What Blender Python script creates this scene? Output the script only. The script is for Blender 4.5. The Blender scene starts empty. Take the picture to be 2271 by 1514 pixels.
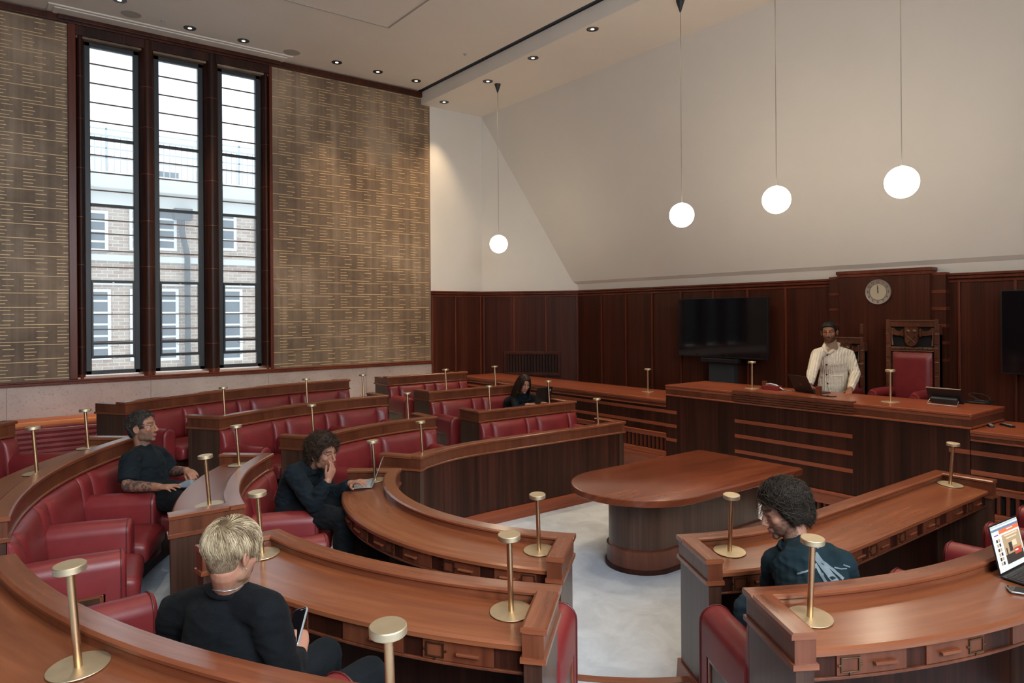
import bpy, bmesh, math, random
from mathutils import Vector, Matrix, Euler, noise
random.seed(7)
sc = bpy.context.scene
COL = sc.collection
D2R = math.pi/180

# ------------------------------------------------------------------ camera, world, light, exposure
F_PX, PX, PY, ROLL, CAM_H = 1552.0, 1135.5, 696.4, -0.00717, 2.2
TH = 52.4*D2R
cam_d = bpy.data.cameras.new('camera'); cam = bpy.data.objects.new('camera', cam_d); COL.objects.link(cam)
cam.location = (0, 0, CAM_H)
cam_d.sensor_fit = 'HORIZONTAL'; cam_d.sensor_width = 36
cam_d.lens = 36*F_PX/2271; cam_d.shift_y = (PY-757)/2271; cam_d.shift_x = 0
cam_d.clip_start = .05; cam_d.clip_end = 200
cam.rotation_euler = (Matrix.Rotation(TH-math.pi/2, 3, 'Z') @ Matrix.Rotation(math.pi/2, 3, 'X') @ Matrix.Rotation(ROLL, 3, 'Z')).to_euler()
sc.camera = cam
w = bpy.data.worlds.new('sky'); sc.world = w; w.use_nodes = True
bg = w.node_tree.nodes['Background']; bg.inputs[0].default_value = (.86, .94, 1, 1); bg.inputs[1].default_value = 3.0
sc.view_settings.view_transform = 'Standard'; sc.view_settings.look = 'None'
sc.view_settings.gamma = 1; sc.view_settings.use_curve_mapping = False
sc.view_settings.exposure = 0.0
sc.cycles.use_denoising = True; sc.cycles.use_adaptive_sampling = True; sc.cycles.adaptive_threshold = .06
sc.cycles.max_bounces = 7; sc.cycles.diffuse_bounces = 3; sc.cycles.glossy_bounces = 2
sc.cycles.transparent_max_bounces = 8; sc.cycles.sample_clamp_indirect = 6
sc.cycles.caustics_reflective = False; sc.cycles.caustics_refractive = False

def light(name, kind, loc, rot, energy, color, **kw):
    l = bpy.data.lights.new(name, kind); l.energy = energy; l.color = color
    for k, v in kw.items(): setattr(l, k, v)
    o = bpy.data.objects.new(name, l); COL.objects.link(o); o.location = loc; o.rotation_euler = rot
    return o
# daylight entering through the three tall windows and through their twins in the opposite wall
SKYC = (.80, .92, 1)
for i, wx in enumerate((1.68, 2.52, 3.42)):
    light('window_portal', 'AREA', (wx, 11.9, 3.75), (math.radians(-90), 0, 0), 1, SKYC, shape='RECTANGLE', size=.8, size_y=4.9).data.cycles.is_portal = True
for i, wx in enumerate((-1.0, .6, 2.2)):
    light('window_daylight', 'AREA', (wx, -3.2, 4.2), (math.radians(54), 0, 0), 180, (.84, .93, 1), shape='RECTANGLE', size=.9, size_y=4.2, spread=math.radians(145))

# ------------------------------------------------------------------ materials
MATS = {}
def newmat(name):
    m = bpy.data.materials.new(name); m.use_nodes = True; MATS[name] = m
    nt = m.node_tree; b = nt.nodes['Principled BSDF']
    return m, nt, b
def nd(nt, t, **kw):
    n = nt.nodes.new(t)
    for k, v in kw.items():
        if k in n.inputs.keys() if isinstance(k, str) else False: n.inputs[k].default_value = v
        else: setattr(n, k, v)
    return n
def ramp(nt, fac, stops):
    r = nt.nodes.new('ShaderNodeValToRGB'); e = r.color_ramp.elements
    while len(e) < len(stops): e.new(.5)
    for i, (p, c) in enumerate(stops): e[i].position = p; e[i].color = (*c, 1)
    nt.links.new(fac, r.inputs[0]); return r.outputs[0]
def mapped(nt, scale, src='Object'):
    tc = nt.nodes.new('ShaderNodeTexCoord'); mp = nt.nodes.new('ShaderNodeMapping')
    mp.inputs['Scale'].default_value = scale
    nt.links.new(tc.outputs[src], mp.inputs[0]); return mp.outputs[0]
def noise_tex(nt, vec, scale, detail=4, rough=.6, dist=0):
    n = nt.nodes.new('ShaderNodeTexNoise'); n.inputs['Scale'].default_value = scale
    n.inputs['Detail'].default_value = detail; n.inputs['Roughness'].default_value = rough
    n.inputs['Distortion'].default_value = dist
    nt.links.new(vec, n.inputs['Vector']); return n.outputs[0]
def bump(nt, b, h, strength, dist=.002):
    n = nt.nodes.new('ShaderNodeBump'); n.inputs['Strength'].default_value = strength
    n.inputs['Distance'].default_value = dist
    nt.links.new(h, n.inputs['Height']); nt.links.new(n.outputs[0], b.inputs['Normal'])
def plain(name, c, rough=.5, metal=0, spec=.5, **kw):
    m, nt, b = newmat(name)
    b.inputs['Base Color'].default_value = (*c, 1); b.inputs['Roughness'].default_value = rough
    b.inputs['Metallic'].default_value = metal; b.inputs['Specular IOR Level'].default_value = spec
    for k, v in kw.items(): b.inputs[k].default_value = v
    return m
def wood(name, dark, mid, light_, scale, src='Object', rough=.32, grain=1.0, coat=.15):
    """scale: stretch of the grain (small along the grain)"""
    m, nt, b = newmat(name)
    v = mapped(nt, scale, src)
    n1 = noise_tex(nt, v, 1.0, 6, .62, .25)
    v2 = mapped(nt, tuple(s*.16 for s in scale), src)
    n2 = noise_tex(nt, v2, 1.0, 3, .5, .6)
    mix = nt.nodes.new('ShaderNodeMath'); mix.operation = 'MULTIPLY_ADD'
    nt.links.new(n1, mix.inputs[0]); mix.inputs[1].default_value = .55*grain
    sub = nt.nodes.new('ShaderNodeMath'); sub.operation = 'MULTIPLY'; sub.inputs[1].default_value = 1-.55*grain
    nt.links.new(n2, sub.inputs[0]); nt.links.new(sub.outputs[0], mix.inputs[2])
    c = ramp(nt, mix.outputs[0], [(.34, dark), (.5, mid), (.66, light_)])
    nt.links.new(c, b.inputs['Base Color'])
    b.inputs['Roughness'].default_value = rough; b.inputs['Specular IOR Level'].default_value = .5 if coat > .12 else .28
    b.inputs['Coat Weight'].default_value = coat; b.inputs['Coat Roughness'].default_value = .22
    bump(nt, b, n1, .12, .001)
    return m
# desk tops (grain follows the UV length), rails, dark upright panelling
wood('top_wood', (.165, .046, .019), (.245, .077, .032), (.35, .130, .058), (1.1, 15, 1), 'UV', .27, .9, .32)
wood('rail_wood', (.135, .036, .016), (.21, .062, .027), (.29, .098, .044), (2.0, 30, 1), 'UV', .26, .9, .32)
wood('fascia_wood', (.085, .023, .011), (.135, .038, .017), (.19, .058, .026), (34, 34, 3.0), 'Object', .34, .8)
wood('dark_wood', (.012, .0034, .0018), (.034, .0085, .0042), (.072, .020, .010), (38, 38, .8), 'Object', .48, .95, .03)
wood('end_wood', (.030, .0125, .008), (.062, .026, .016), (.105, .048, .030), (48, 48, .8), 'Object', .36, .95, .2)
wood('panel_wood', (.032, .0080, .0045), (.060, .0150, .0078), (.096, .026, .0135), (30, 30, .6), 'Object', .36, .9, .1)
wood('stile_wood', (.085, .017, .008), (.125, .027, .0125), (.17, .04, .018), (30, 30, 2), 'Object', .36, .8, .1)
wood('red_wood', (.20, .045, .020), (.28, .070, .030), (.36, .10, .045), (1.5, 24, 1), 'UV', .34, .8, .15)
def leather(name, c, cd):
    m, nt, b = newmat(name)
    v = mapped(nt, (1, 1, 1)); n = noise_tex(nt, v, 3.5, 3)
    nt.links.new(ramp(nt, n, [(.3, cd), (.7, c)]), b.inputs['Base Color'])
    vo = nt.nodes.new('ShaderNodeTexVoronoi'); vo.inputs['Scale'].default_value = 330
    nt.links.new(v, vo.inputs['Vector'])
    bump(nt, b, vo.outputs['Distance'], .18, .0012)
    b.inputs['Roughness'].default_value = .40; b.inputs['Specular IOR Level'].default_value = .55
    return m
leather('leather', (.235, .025, .027), (.165, .015, .018))
leather('piping_leather', (.11, .010, .012), (.08, .007, .009))
def brass(name, c, rough):
    m, nt, b = newmat(name)
    v = mapped(nt, (1, 1, 60)); n = noise_tex(nt, v, 14, 2)
    nt.links.new(ramp(nt, n, [(.3, tuple(x*.9 for x in c)), (.7, c)]), b.inputs['Base Color'])
    b.inputs['Metallic'].default_value = 1; b.inputs['Roughness'].default_value = rough
    return m
brass('brass', (.66, .44, .25), .36)
brass('brass_disc', (.74, .62, .43), .52)
brass('old_brass', (.20, .13, .075), .45)
m, nt, b = newmat('carpet')
v = mapped(nt, (1, 1, 1)); n = noise_tex(nt, v, 3.2, 5, .65, .6); n2 = noise_tex(nt, v, 260, 2)
nt.links.new(ramp(nt, n, [(.36, (.50, .555, .64)), (.62, (.63, .69, .78))]), b.inputs['Base Color'])
b.inputs['Roughness'].default_value = .95; b.inputs['Specular IOR Level'].default_value = .1
bump(nt, b, n2, .7, .004)
def plaster(name, c, c2, sc_=1.3):
    m, nt, b = newmat(name)
    v = mapped(nt, (1, 1, 1)); n = noise_tex(nt, v, sc_, 3)
    nt.links.new(ramp(nt, n, [(.35, c2), (.65, c)]), b.inputs['Base Color'])
    b.inputs['Roughness'].default_value = .85
    return m
plaster('white_plaster', (.79, .755, .70), (.77, .735, .68))
plain('stone_joint', (.26, .20, .17), .8)
plaster('ceiling_plaster', (.90, .84, .76), (.88, .82, .74))
m, nt, b = newmat('stone')
v = mapped(nt, (1, 1, 1)); n = noise_tex(nt, v, 1.2, 5, .6); n2 = noise_tex(nt, v, 38, 6, .7, .3)
cc = ramp(nt, n, [(.35, (.47, .35, .295)), (.65, (.62, .48, .41))])
spot = ramp(nt, n2, [(.35, (.60, .53, .50)), (.43, (1, 1, 1))])
mx = nt.nodes.new('ShaderNodeMix'); mx.data_type = 'RGBA'; mx.blend_type = 'MULTIPLY'; mx.inputs['Factor'].default_value = .8
nt.links.new(cc, mx.inputs['A']); nt.links.new(spot, mx.inputs['B']); nt.links.new(mx.outputs['Result'], b.inputs['Base Color'])
b.inputs['Roughness'].default_value = .5
m, nt, b = newmat('wallpaper')
v = mapped(nt, (1, 1, .8)); n = noise_tex(nt, v, .9, 6, .62, .5); n2 = noise_tex(nt, v, 60, 3, .7)
vs = mapped(nt, (9, 9, .25)); n3 = noise_tex(nt, vs, 1.0, 3)
a1 = nt.nodes.new('ShaderNodeMath'); a1.operation = 'MULTIPLY_ADD'; a1.inputs[1].default_value = .35
nt.links.new(n3, a1.inputs[0])
a0 = nt.nodes.new('ShaderNodeMath'); a0.operation = 'MULTIPLY'; a0.inputs[1].default_value = .65
nt.links.new(n, a0.inputs[0]); nt.links.new(a0.outputs[0], a1.inputs[2])
nt.links.new(ramp(nt, a1.outputs[0], [(.36, (.140, .088, .055)), (.5, (.235, .158, .100)), (.64, (.39, .28, .19))]), b.inputs['Base Color'])
b.inputs['Roughness'].default_value = .62; bump(nt, b, n2, .25, .003)
plain('gold_line', (.74, .50, .26), .5, .15)
plain('window_frame', (.032, .036, .042), .45)
plain('white_paint', (.75, .76, .77), .5)
plain('black_plastic', (.012, .012, .014), .35)
plain('black_gloss', (.006, .006, .008), .06, 0, .6)
plain('dark_grey', (.03, .034, .04), .5)
plain('silver', (.50, .53, .56), .38, .7)
plain('silver_key', (.40, .44, .48), .5)
plain('steel_cable', (.42, .38, .33), .4, .7)
plain('vent_dark', (.004, .003, .003), .9)
plain('speaker_grille', (.46, .43, .38), .8)
def emis(name, c, s):
    m, nt, b = newmat(name)
    b.inputs['Base Color'].default_value = (*[min(1, x) for x in c], 1)
    b.inputs['Emission Color'].default_value = (*c, 1); b.inputs['Emission Strength'].default_value = s
    return m
emis('globe_glow', (1, .84, .62), 25)
emis('bulb_glow', (1, .84, .60), 5)
m, nt, b = newmat('glass')
nt.nodes.remove(b); out = nt.nodes['Material Output']
tr = nt.nodes.new('ShaderNodeBsdfTransparent'); tr.inputs[0].default_value = (.93, .96, .97, 1)
gl = nt.nodes.new('ShaderNodeBsdfGlossy'); gl.inputs['Roughness'].default_value = .02
fr = nt.nodes.new('ShaderNodeFresnel'); fr.inputs[0].default_value = 1.45
ms = nt.nodes.new('ShaderNodeMixShader')
tl = nt.nodes.new('ShaderNodeBsdfTranslucent'); tl.inputs[0].default_value = (.85, .93, 1, 1)     # milky share puts the bright outdoor haze into the panes
m2 = nt.nodes.new('ShaderNodeMixShader'); m2.inputs[0].default_value = .16
nt.links.new(tr.outputs[0], m2.inputs[1]); nt.links.new(tl.outputs[0], m2.inputs[2])
nt.links.new(fr.outputs[0], ms.inputs[0]); nt.links.new(m2.outputs[0], ms.inputs[1]); nt.links.new(gl.outputs[0], ms.inputs[2])
nt.links.new(ms.outputs[0], out.inputs[0])
m, nt, b = newmat('brick')
v = mapped(nt, (1, 1, 1)); br = nt.nodes.new('ShaderNodeTexBrick')
rot = nt.nodes.new('ShaderNodeMapping'); rot.inputs['Rotation'].default_value = (math.pi/2, 0, 0)
nt.links.new(v, rot.inputs[0]); nt.links.new(rot.outputs[0], br.inputs['Vector'])
br.inputs['Color1'].default_value = (.36, .24, .18, 1); br.inputs['Color2'].default_value = (.48, .38, .30, 1)
br.inputs['Mortar'].default_value = (.66, .63, .58, 1); br.inputs['Scale'].default_value = 3.6
br.inputs['Mortar Size'].default_value = .02; br.inputs['Brick Width'].default_value = .85; br.inputs['Row Height'].default_value = .3
nt.links.new(br.outputs['Color'], b.inputs['Base Color']); b.inputs['Roughness'].default_value = .9
plain('facade_stone', (.62, .62, .60), .8)
plain('slate', (.48, .52, .55), .7)
plain('pale_rail', (.42, .46, .50), .7)
plain('lead_pipe', (.035, .045, .055), .5)
plain('house_glass', (.12, .15, .18), .2)

# ------------------------------------------------------------------ mesh helpers
class MB:
    def __init__(s): s.v = []; s.f = []; s.uv = []; s.mi = []
    def add(s, verts, faces, uvs=None, mi=0):
        o = len(s.v); s.v += [tuple(p) for p in verts]
        for k, f in enumerate(faces):
            s.f.append(tuple(i+o for i in f)); s.mi.append(mi)
            s.uv.append(uvs[k] if uvs else None)
        return s
    def box(s, c, d, rz=0, mi=0, grain='x', rot=None):
        hx, hy, hz = d[0]/2, d[1]/2, d[2]/2
        P = [(x, y, z) for x in (-hx, hx) for y in (-hy, hy) for z in (-hz, hz)]
        M = rot if rot is not None else Matrix.Rotation(rz, 3, 'Z')
        F = [(0, 1, 3, 2), (4, 6, 7, 5), (0, 4, 5, 1), (2, 3, 7, 6), (0, 2, 6, 4), (1, 5, 7, 3)]
        gi = 'xyz'.index(grain); ot = [i for i in range(3) if i != gi]
        r0 = random.random()*3
        uv = [[(P[i][gi]+c[gi]+r0, P[i][ot[0]]+P[i][ot[1]]+r0) for i in f] for f in F]
        return s.add([M @ Vector(p)+Vector(c) for p in P], F, uv, mi)
    def b3(s, x0, x1, y0, y1, z0, z1, mi=0, grain='x'):
        return s.box(((x0+x1)/2, (y0+y1)/2, (z0+z1)/2), (abs(x1-x0), abs(y1-y0), abs(z1-z0)), 0, mi, grain)
    def tube(s, pts, r, n=8, mi=0, cap=True, ups=None):
        pts = [Vector(p) for p in pts]; rs = r if isinstance(r, (list, tuple)) else [r]*len(pts)
        V = []; prev = None
        for i, p in enumerate(pts):
            d = (pts[min(i+1, len(pts)-1)]-pts[max(i-1, 0)])
            if d.length < 1e-9: d = Vector((0, 0, 1))
            d.normalize()
            if prev is None:
                a = Vector((0, 0, 1)) if abs(d.z) < .9 else Vector((1, 0, 0))
                x = d.cross(a).normalized()
            else:
                x = (prev-d*prev.dot(d));  x = x.normalized() if x.length > 1e-6 else d.orthogonal().normalized()
            prev = x; y = d.cross(x)
            for k in range(n):
                t = 2*math.pi*k/n; V.append(p+(x*math.cos(t)+y*math.sin(t))*rs[i])
        F = [(i*n+k, i*n+(k+1) % n, (i+1)*n+(k+1) % n, (i+1)*n+k) for i in range(len(pts)-1) for k in range(n)]
        if cap: F += [tuple(range(n-1, -1, -1)), tuple((len(pts)-1)*n+k for k in range(n))]
        return s.add(V, F, None, mi)
    def lathe(s, prof, c=(0, 0, 0), n=32, mi=0, M=None, cap=True):
        V = []; F = []
        for r, z in prof:
            for k in range(n):
                t = 2*math.pi*k/n; p = Vector((r*math.cos(t), r*math.sin(t), z))
                V.append((M @ p if M is not None else p)+Vector(c))
        for i in range(len(prof)-1):
            for k in range(n): F.append((i*n+k, i*n+(k+1) % n, (i+1)*n+(k+1) % n, (i+1)*n+k))
        if cap and prof[0][0] > 2e-4: F.append(tuple(range(n-1, -1, -1)))
        if cap and prof[-1][0] > 2e-4: F.append(tuple((len(prof)-1)*n+k for k in range(n)))
        return s.add(V, F, None, mi)
    def grid(s, rows, uvf=None, closed=False, mi=0):
        n = len(rows[0]); m_ = len(rows); V = [p for r in rows for p in r]; F = []; U = []
        for i in range(m_-1):
            for k in range(n if closed else n-1):
                f = (i*n+k, i*n+(k+1) % n, (i+1)*n+(k+1) % n, (i+1)*n+k); F.append(f)
                if uvf: U.append([uvf(i, k), uvf(i, k+1), uvf(i+1, k+1), uvf(i+1, k)])
        return s.add(V, F, U if uvf else None, mi)
    def prism(s, poly, z0, z1, mi=0, axis='z', grain=None):
        """poly of (a,b); extruded along axis"""
        def P(a, b_, c):
            return {'z': (a, b_, c), 'y': (a, c, b_), 'x': (c, a, b_)}[axis]
        n = len(poly); V = [P(a, b_, z0) for a, b_ in poly]+[P(a, b_, z1) for a, b_ in poly]
        F = [(k, (k+1) % n, n+(k+1) % n, n+k) for k in range(n)]+[tuple(range(n-1, -1, -1)), tuple(n+k for k in range(n))]
        uv = [[(V[i][0], V[i][1]+V[i][2]) if grain == 'x' else (V[i][1], V[i][0]+V[i][2]) for i in f] for f in F] if grain else None
        return s.add(V, F, uv, mi)
    def build(s, name, mat, parent=None, smooth=None, label=None, kind=None, bevel=0, loc=None, weld=False):
        me = bpy.data.meshes.new(name); me.from_pydata(s.v, [], s.f)
        for q in (mat if isinstance(mat, (list, tuple)) else [mat]): me.materials.append(MATS[q])
        if any(u is not None for u in s.uv):
            ul = me.uv_layers.new(name='UVMap'); k = 0
            for fi, f in enumerate(s.f):
                for j in range(len(f)):
                    if s.uv[fi] is not None: ul.data[k].uv = s.uv[fi][j]
                    k += 1
        if isinstance(mat, (list, tuple)): me.polygons.foreach_set('material_index', s.mi)
        bm = bmesh.new(); bm.from_mesh(me)
        if weld: bmesh.ops.remove_doubles(bm, verts=bm.verts, dist=1e-5)
        bmesh.ops.recalc_face_normals(bm, faces=bm.faces)
        bm.to_mesh(me); bm.free()
        if smooth is not None:
            me.polygons.foreach_set('use_smooth', [True]*len(me.polygons))
            me.set_sharp_from_angle(angle=smooth*D2R)
        me.update()
        o = bpy.data.objects.new(name, me); COL.objects.link(o)
        if parent: o.parent = parent
        if loc: o.location = loc
        if bevel:
            bv = o.modifiers.new('bevel', 'BEVEL'); bv.width = bevel; bv.segments = 2; bv.limit_method = 'ANGLE'
        if label: o['label'] = label
        if kind: o['kind'] = kind
        return o
def thing(name, label, cat, loc=(0, 0, 0), rz=0, group=None):
    o = bpy.data.objects.new(name, None); COL.objects.link(o); o.empty_display_size = .1
    o.location = loc; o.rotation_euler = (0, 0, rz); o['label'] = label; o['category'] = cat
    if group: o['group'] = group
    return o
def tag(o, label, cat, group=None):
    o['label'] = label; o['category'] = cat
    if group: o['group'] = group
    return o
def dup(root, loc, rz, label, group=None, rot=None):
    r = root.copy(); COL.objects.link(r); r.location = loc
    r.rotation_euler = rot if rot else (0, 0, rz)
    r['label'] = label
    if group: r['group'] = group
    for ch in list(root.children):
        c = ch.copy(); COL.objects.link(c); c.parent = r
        for g in list(ch.children):
            d = g.copy(); COL.objects.link(d); d.parent = c
    return r
def struct(mb, name, mat, **kw):
    return mb.build(name, mat, kind='structure', **kw)
# one pixel of the photograph gives a line of sight; used once to fix the place of things measured on the photograph
FW = (math.cos(TH), math.sin(TH)); RT = (math.sin(TH), -math.cos(TH))
def ray(x, y):
    dx, dy = x-PX, y-PY; c, s_ = math.cos(-ROLL), math.sin(-ROLL)
    a, b_ = (dx*c-dy*s_)/F_PX, (dx*s_+dy*c)/F_PX
    return (FW[0]+RT[0]*a, FW[1]+RT[1]*a, -b_)
def atZ(x, y, z): r = ray(x, y); t = (z-CAM_H)/r[2]; return (r[0]*t, r[1]*t)
def atX(x, y, X): r = ray(x, y); t = X/r[0]; return (r[1]*t, CAM_H+r[2]*t)
def atY(x, y, Y): r = ray(x, y); t = Y/r[1]; return (r[0]*t, CAM_H+r[2]*t)
# ------------------------------------------------------------------ the room
CX, CY = 4.4, 4.4                     # centre of the horseshoe
WY, WX = 11.6, 9.5                    # window wall, speaker's wall
SY = 2*CY-WY                          # opposite wall
CEIL, SOFF, CAP = 6.45, 6.2, 2.66
PIT = -.10
def plat(r, z0, z1, name):
    mb = MB(); pts = []
    for k in range(61):
        a = (-90+3*k)*D2R; pts.append((CX-r*math.cos(a), CY+r*math.sin(a)))
    X2 = 7.42
    poly = [(-3.2, SY), (X2, SY), (X2, CY-r)]+pts+[(X2, CY+r), (X2, WY), (-3.2, WY)]
    # side wall and top made as strips so that the concave outline stays clean
    rows_in = [(X2, CY-r)]+pts+[(X2, CY+r)]
    rows_out = []
    for (x, y) in rows_in:
        dx, dy = x-CX, y-CY
        if x >= CX+1e-6: rows_out.append((x, SY if y < CY else WY))
        else:
            L = math.hypot(dx, dy); ux, uy = dx/L, dy/L
            t = min([((-3.2-CX)/ux) if ux < -1e-6 else 1e9, ((SY-CY)/uy) if uy < -1e-6 else 1e9, ((WY-CY)/uy) if uy > 1e-6 else 1e9])
            rows_out.append((CX+ux*t, CY+uy*t))
    mb.grid([[(x, y, z0) for x, y in rows_in], [(x, y, z1) for x, y in rows_in], [(x, y, z1) for x, y in rows_out]])
    return struct(mb, name, 'carpet')
mb = MB(); mb.b3(-3.2, 9.6, SY, WY+.1, PIT-.1, PIT); struct(mb, 'floor', 'carpet')
plat(2.02, PIT, 0, 'floor_inner_step')
plat(3.02, 0, .15, 'floor_middle_step')
plat(4.29, .15, .30, 'floor_outer_step')
# wooden nosing of the inner step in the two open aisles
def nosing(a0, a1, r, z):
    mb = MB(); n = 14; P = [(r-.045, z-.03), (r+.02, z-.03), (r+.02, z+.006), (r-.045, z+.006)]
    rows = []
    for k in range(n+1):
        a = (a0+(a1-a0)*k/n)*D2R; rows.append([(CX-q*math.cos(a), CY+q*math.sin(a), zz) for q, zz in P])
    mb.grid(rows, lambda i, k: (i*.06, k*.05), closed=True)
    return mb
struct(nosing(-59.5, -38.5, 2.0, 0), 'trim_1', 'rail_wood')
struct(nosing(40, 59, 2.0, 0), 'trim_2', 'rail_wood')
# dais behind the speaker's desk
mb = MB(); mb.b3(8.36, WX, SY, 10.2, PIT, .35); struct(mb, 'floor_dais', 'carpet')

# window wall with three openings
WZ0, WZ1 = 1.37, 6.17
WIN = [(1.285, 1.985), (2.19, 2.895), (3.115, 3.785)]
TR0, TR1 = 1.07, 3.94                 # outer edges of the panelled window bay
mb = MB()
for x0, x1 in ((-3.2, TR0), (TR1, 6.97)): mb.b3(x0, x1, WY, WY+.35, 1.28, CEIL+.3)
mb.b3(TR0, TR1, WY+.02, WY+.35, WZ1, CEIL+.3)
wl = struct(mb, 'wall_left', 'wallpaper')
# gold dashes of the wall covering
mb = MB()
PXc, PZc = .70, .472
def dash(x, z, L):
    if x+L > lim[1]: L = lim[1]-x
    if x < lim[0]: L -= lim[0]-x; x = lim[0]
    if L < .02 or z > 6.32 or z < 1.34: return
    h = .0046; y = WY-.003
    mb.add([(x, y, z-h), (x+L, y, z-h), (x+L, y, z+h), (x, y, z+h)], [(0, 1, 2, 3)])
for lim in ((-1.6, TR0-.005), (TR1+.005, 6.93)):
    for half in (0, 1):
        for i in range(-6, 16):
            for j in range(-1, 15):
                x = 3.94+.11+i*PXc+half*PXc*.54; z = 1.16+j*PZc+half*PZc*.5
                if x < lim[0]-.7 or x > lim[1]: continue
                dash(x, z, .55); dash(x, z+.195, .55)
                for q, (dz, L) in enumerate(((.048, .115), (.095, .14), (.142, .115))): dash(x, z+dz, L)
                dash(x+.46, z+.055, .13); dash(x+.46, z+.142, .13)
o = mb.build('gold_dashes', 'gold_line', parent=wl)
# stone wainscot and wooden sill
mb = MB(); mb.b3(-3.2, 6.97, WY-.01, WY+.35, PIT, 1.28)
st = struct(mb, 'wall_left_wainscot', 'stone')
mb = MB()
for x in (-1.4, .35, 2.1, 3.85, 5.6): mb.b3(x-.003, x+.003, WY-.012, WY-.008, .3, 1.25)
mb.build('joint', 'stone_joint', parent=st)
mb = MB(); mb.b3(-3.2, 6.97, WY-.07, WY+.02, 1.265, 1.30, grain='x'); mb.b3(-3.2, 6.97, WY-.05, WY+.02, 1.30, 1.325, grain='x')
struct(mb, 'trim_3', 'stile_wood', bevel=.006)
mb = MB(); mb.b3(-3.2, 6.97, WY-.05, WY+.02, 6.33, 6.43); mb.b3(TR0-.12, TR1+.12, WY-.09, WY+.02, 6.36, 6.42)
struct(mb, 'trim_4', 'panel_wood', bevel=.01)
# jambs and the two rounded columns between the windows
def column(name, xc, wdt, dep, z0, z1):
    mb = MB(); n = 14; ring = []
    for k in range(n+1):
        t = math.pi*k/n; ring.append((xc-wdt/2*math.cos(t), WY+.16-dep*math.sin(t)**.7))
    rows = [[(x, y, z) for x, y in ring+[(xc+wdt/2, WY+.3), (xc-wdt/2, WY+.3)]] for z in (z0, z1)]
    mb.grid(rows, closed=True)
    b_ = MB(); rows = [[(xc+(x-xc)*1.02, y-.008 if y < WY+.2 else y, z) for x, y in ring+[(xc+wdt/2, WY+.3), (xc-wdt/2, WY+.3)]] for z in (z0, z0+.06)]
    b_.grid(rows, closed=True)
    o = struct(mb, name, 'dark_wood', smooth=40)
    b_.build('column_foot', 'stile_wood', parent=o, smooth=40)
    j = MB()
    for z in (z0+.45, z0+1.0, z0+1.62, z0+2.3, z0+3.0, z0+3.7, z0+4.3):
        j.grid([[(xc+(x-xc)*1.003, y-.0015, zz) for x, y in ring] for zz in (z, z+.006)])
    j.build('inlay_line', 'red_wood', parent=o, smooth=40)
    return o
column('trim_5', 2.09, .20, .20, 1.325, 6.34)
column('trim_6', 3.005, .215, .20, 1.325, 6.34)
column('trim_7', 1.225, .11, .16, 1.325, 6.34)
column('trim_8', 3.85, .11, .16, 1.325, 6.34)
mb = MB()
mb.b3(TR0, TR0+.10, WY-.03, WY+.3, 1.325, 6.36); mb.b3(TR1-.05, TR1, WY-.03, WY+.3, 1.325, 6.36)
struct(mb, 'trim_9', 'stile_wood', bevel=.008)
mb = MB(); mb.b3(TR0, TR1, WY-.02, WY+.3, 6.20, 6.36); struct(mb, 'trim_10', 'dark_wood')
mb = MB(); mb.b3(TR0, TR1, WY+.0, WY+.45, 1.29, 1.345); struct(mb, 'trim_11', 'stone')
# windows: outer frame, fixed bars, sashes
def window(i, x0, x1):
    yf = WY+.12
    mb = MB(); fw_ = .072
    mb.b3(x0, x0+fw_, yf, yf+.09, WZ0, WZ1); mb.b3(x1-fw_, x1, yf, yf+.09, WZ0, WZ1)
    mb.b3(x0, x1, yf, yf+.09, WZ0, WZ0+.055); mb.b3(x0, x1, yf, yf+.09, WZ1-.06, WZ1)
    fr_ = struct(mb, 'window_%d' % i, 'window_frame', bevel=.006)
    a, b_ = x0+fw_, x1-fw_
    H0, H1 = WZ0+.055, WZ1-.06
    # panes
    mb = MB(); mb.b3(a, b_, yf+.045, yf+.049, H0, H1); mb.build('pane', 'glass', parent=fr_)
    bars = MB()
    for z in (1.62, 2.72, 3.83, 4.80): bars.b3(a, b_, yf-.005, yf+.06, z-.02, z+.02)
    bars.build('sash_rail', 'window_frame', parent=fr_, bevel=.004)
    b2 = MB()
    for z in (1.84, 2.02, 2.24, 2.52, 2.93, 3.17, 3.42, 3.62, 4.05, 4.31, 4.56, 5.05, 5.32, 5.60, 5.88): b2.b3(a, b_, yf+.03, yf+.06, z-.0075, z+.0075)
    b2.build('glazing_bar', 'bar_paint', parent=fr_)
    s2 = MB(); xs = a+.02
    s2.b3(a, a+.022, yf-.012, yf+.03, 1.62, 2.72); s2.b3(b_-.022, b_, yf-.012, yf+.03, 1.62, 2.72)
    s2.b3(a, b_, yf-.02, yf+.02, 1.80, 1.83)
    s2.build('opening_sash', 'window_frame', parent=fr_)
    h = MB(); xm = (a+b_)/2
    h.tube([(xm-.055, yf-.02, 1.80), (xm-.05, yf-.05, 1.77), (xm+.05, yf-.05, 1.77), (xm+.055, yf-.02, 1.80)], .004, 6)
    h.b3(xm-.015, xm+.015, yf-.02, yf, 1.585, 1.605); h.b3(xm-.012, xm+.012, yf-.02, yf, 2.69, 2.71)
    h.build('window_handle', 'silver', parent=fr_)
plain('bar_paint', (.17, .11, .09), .5)
for i, (x0, x1) in enumerate(WIN): window(i+1, x0, x1)

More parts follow.
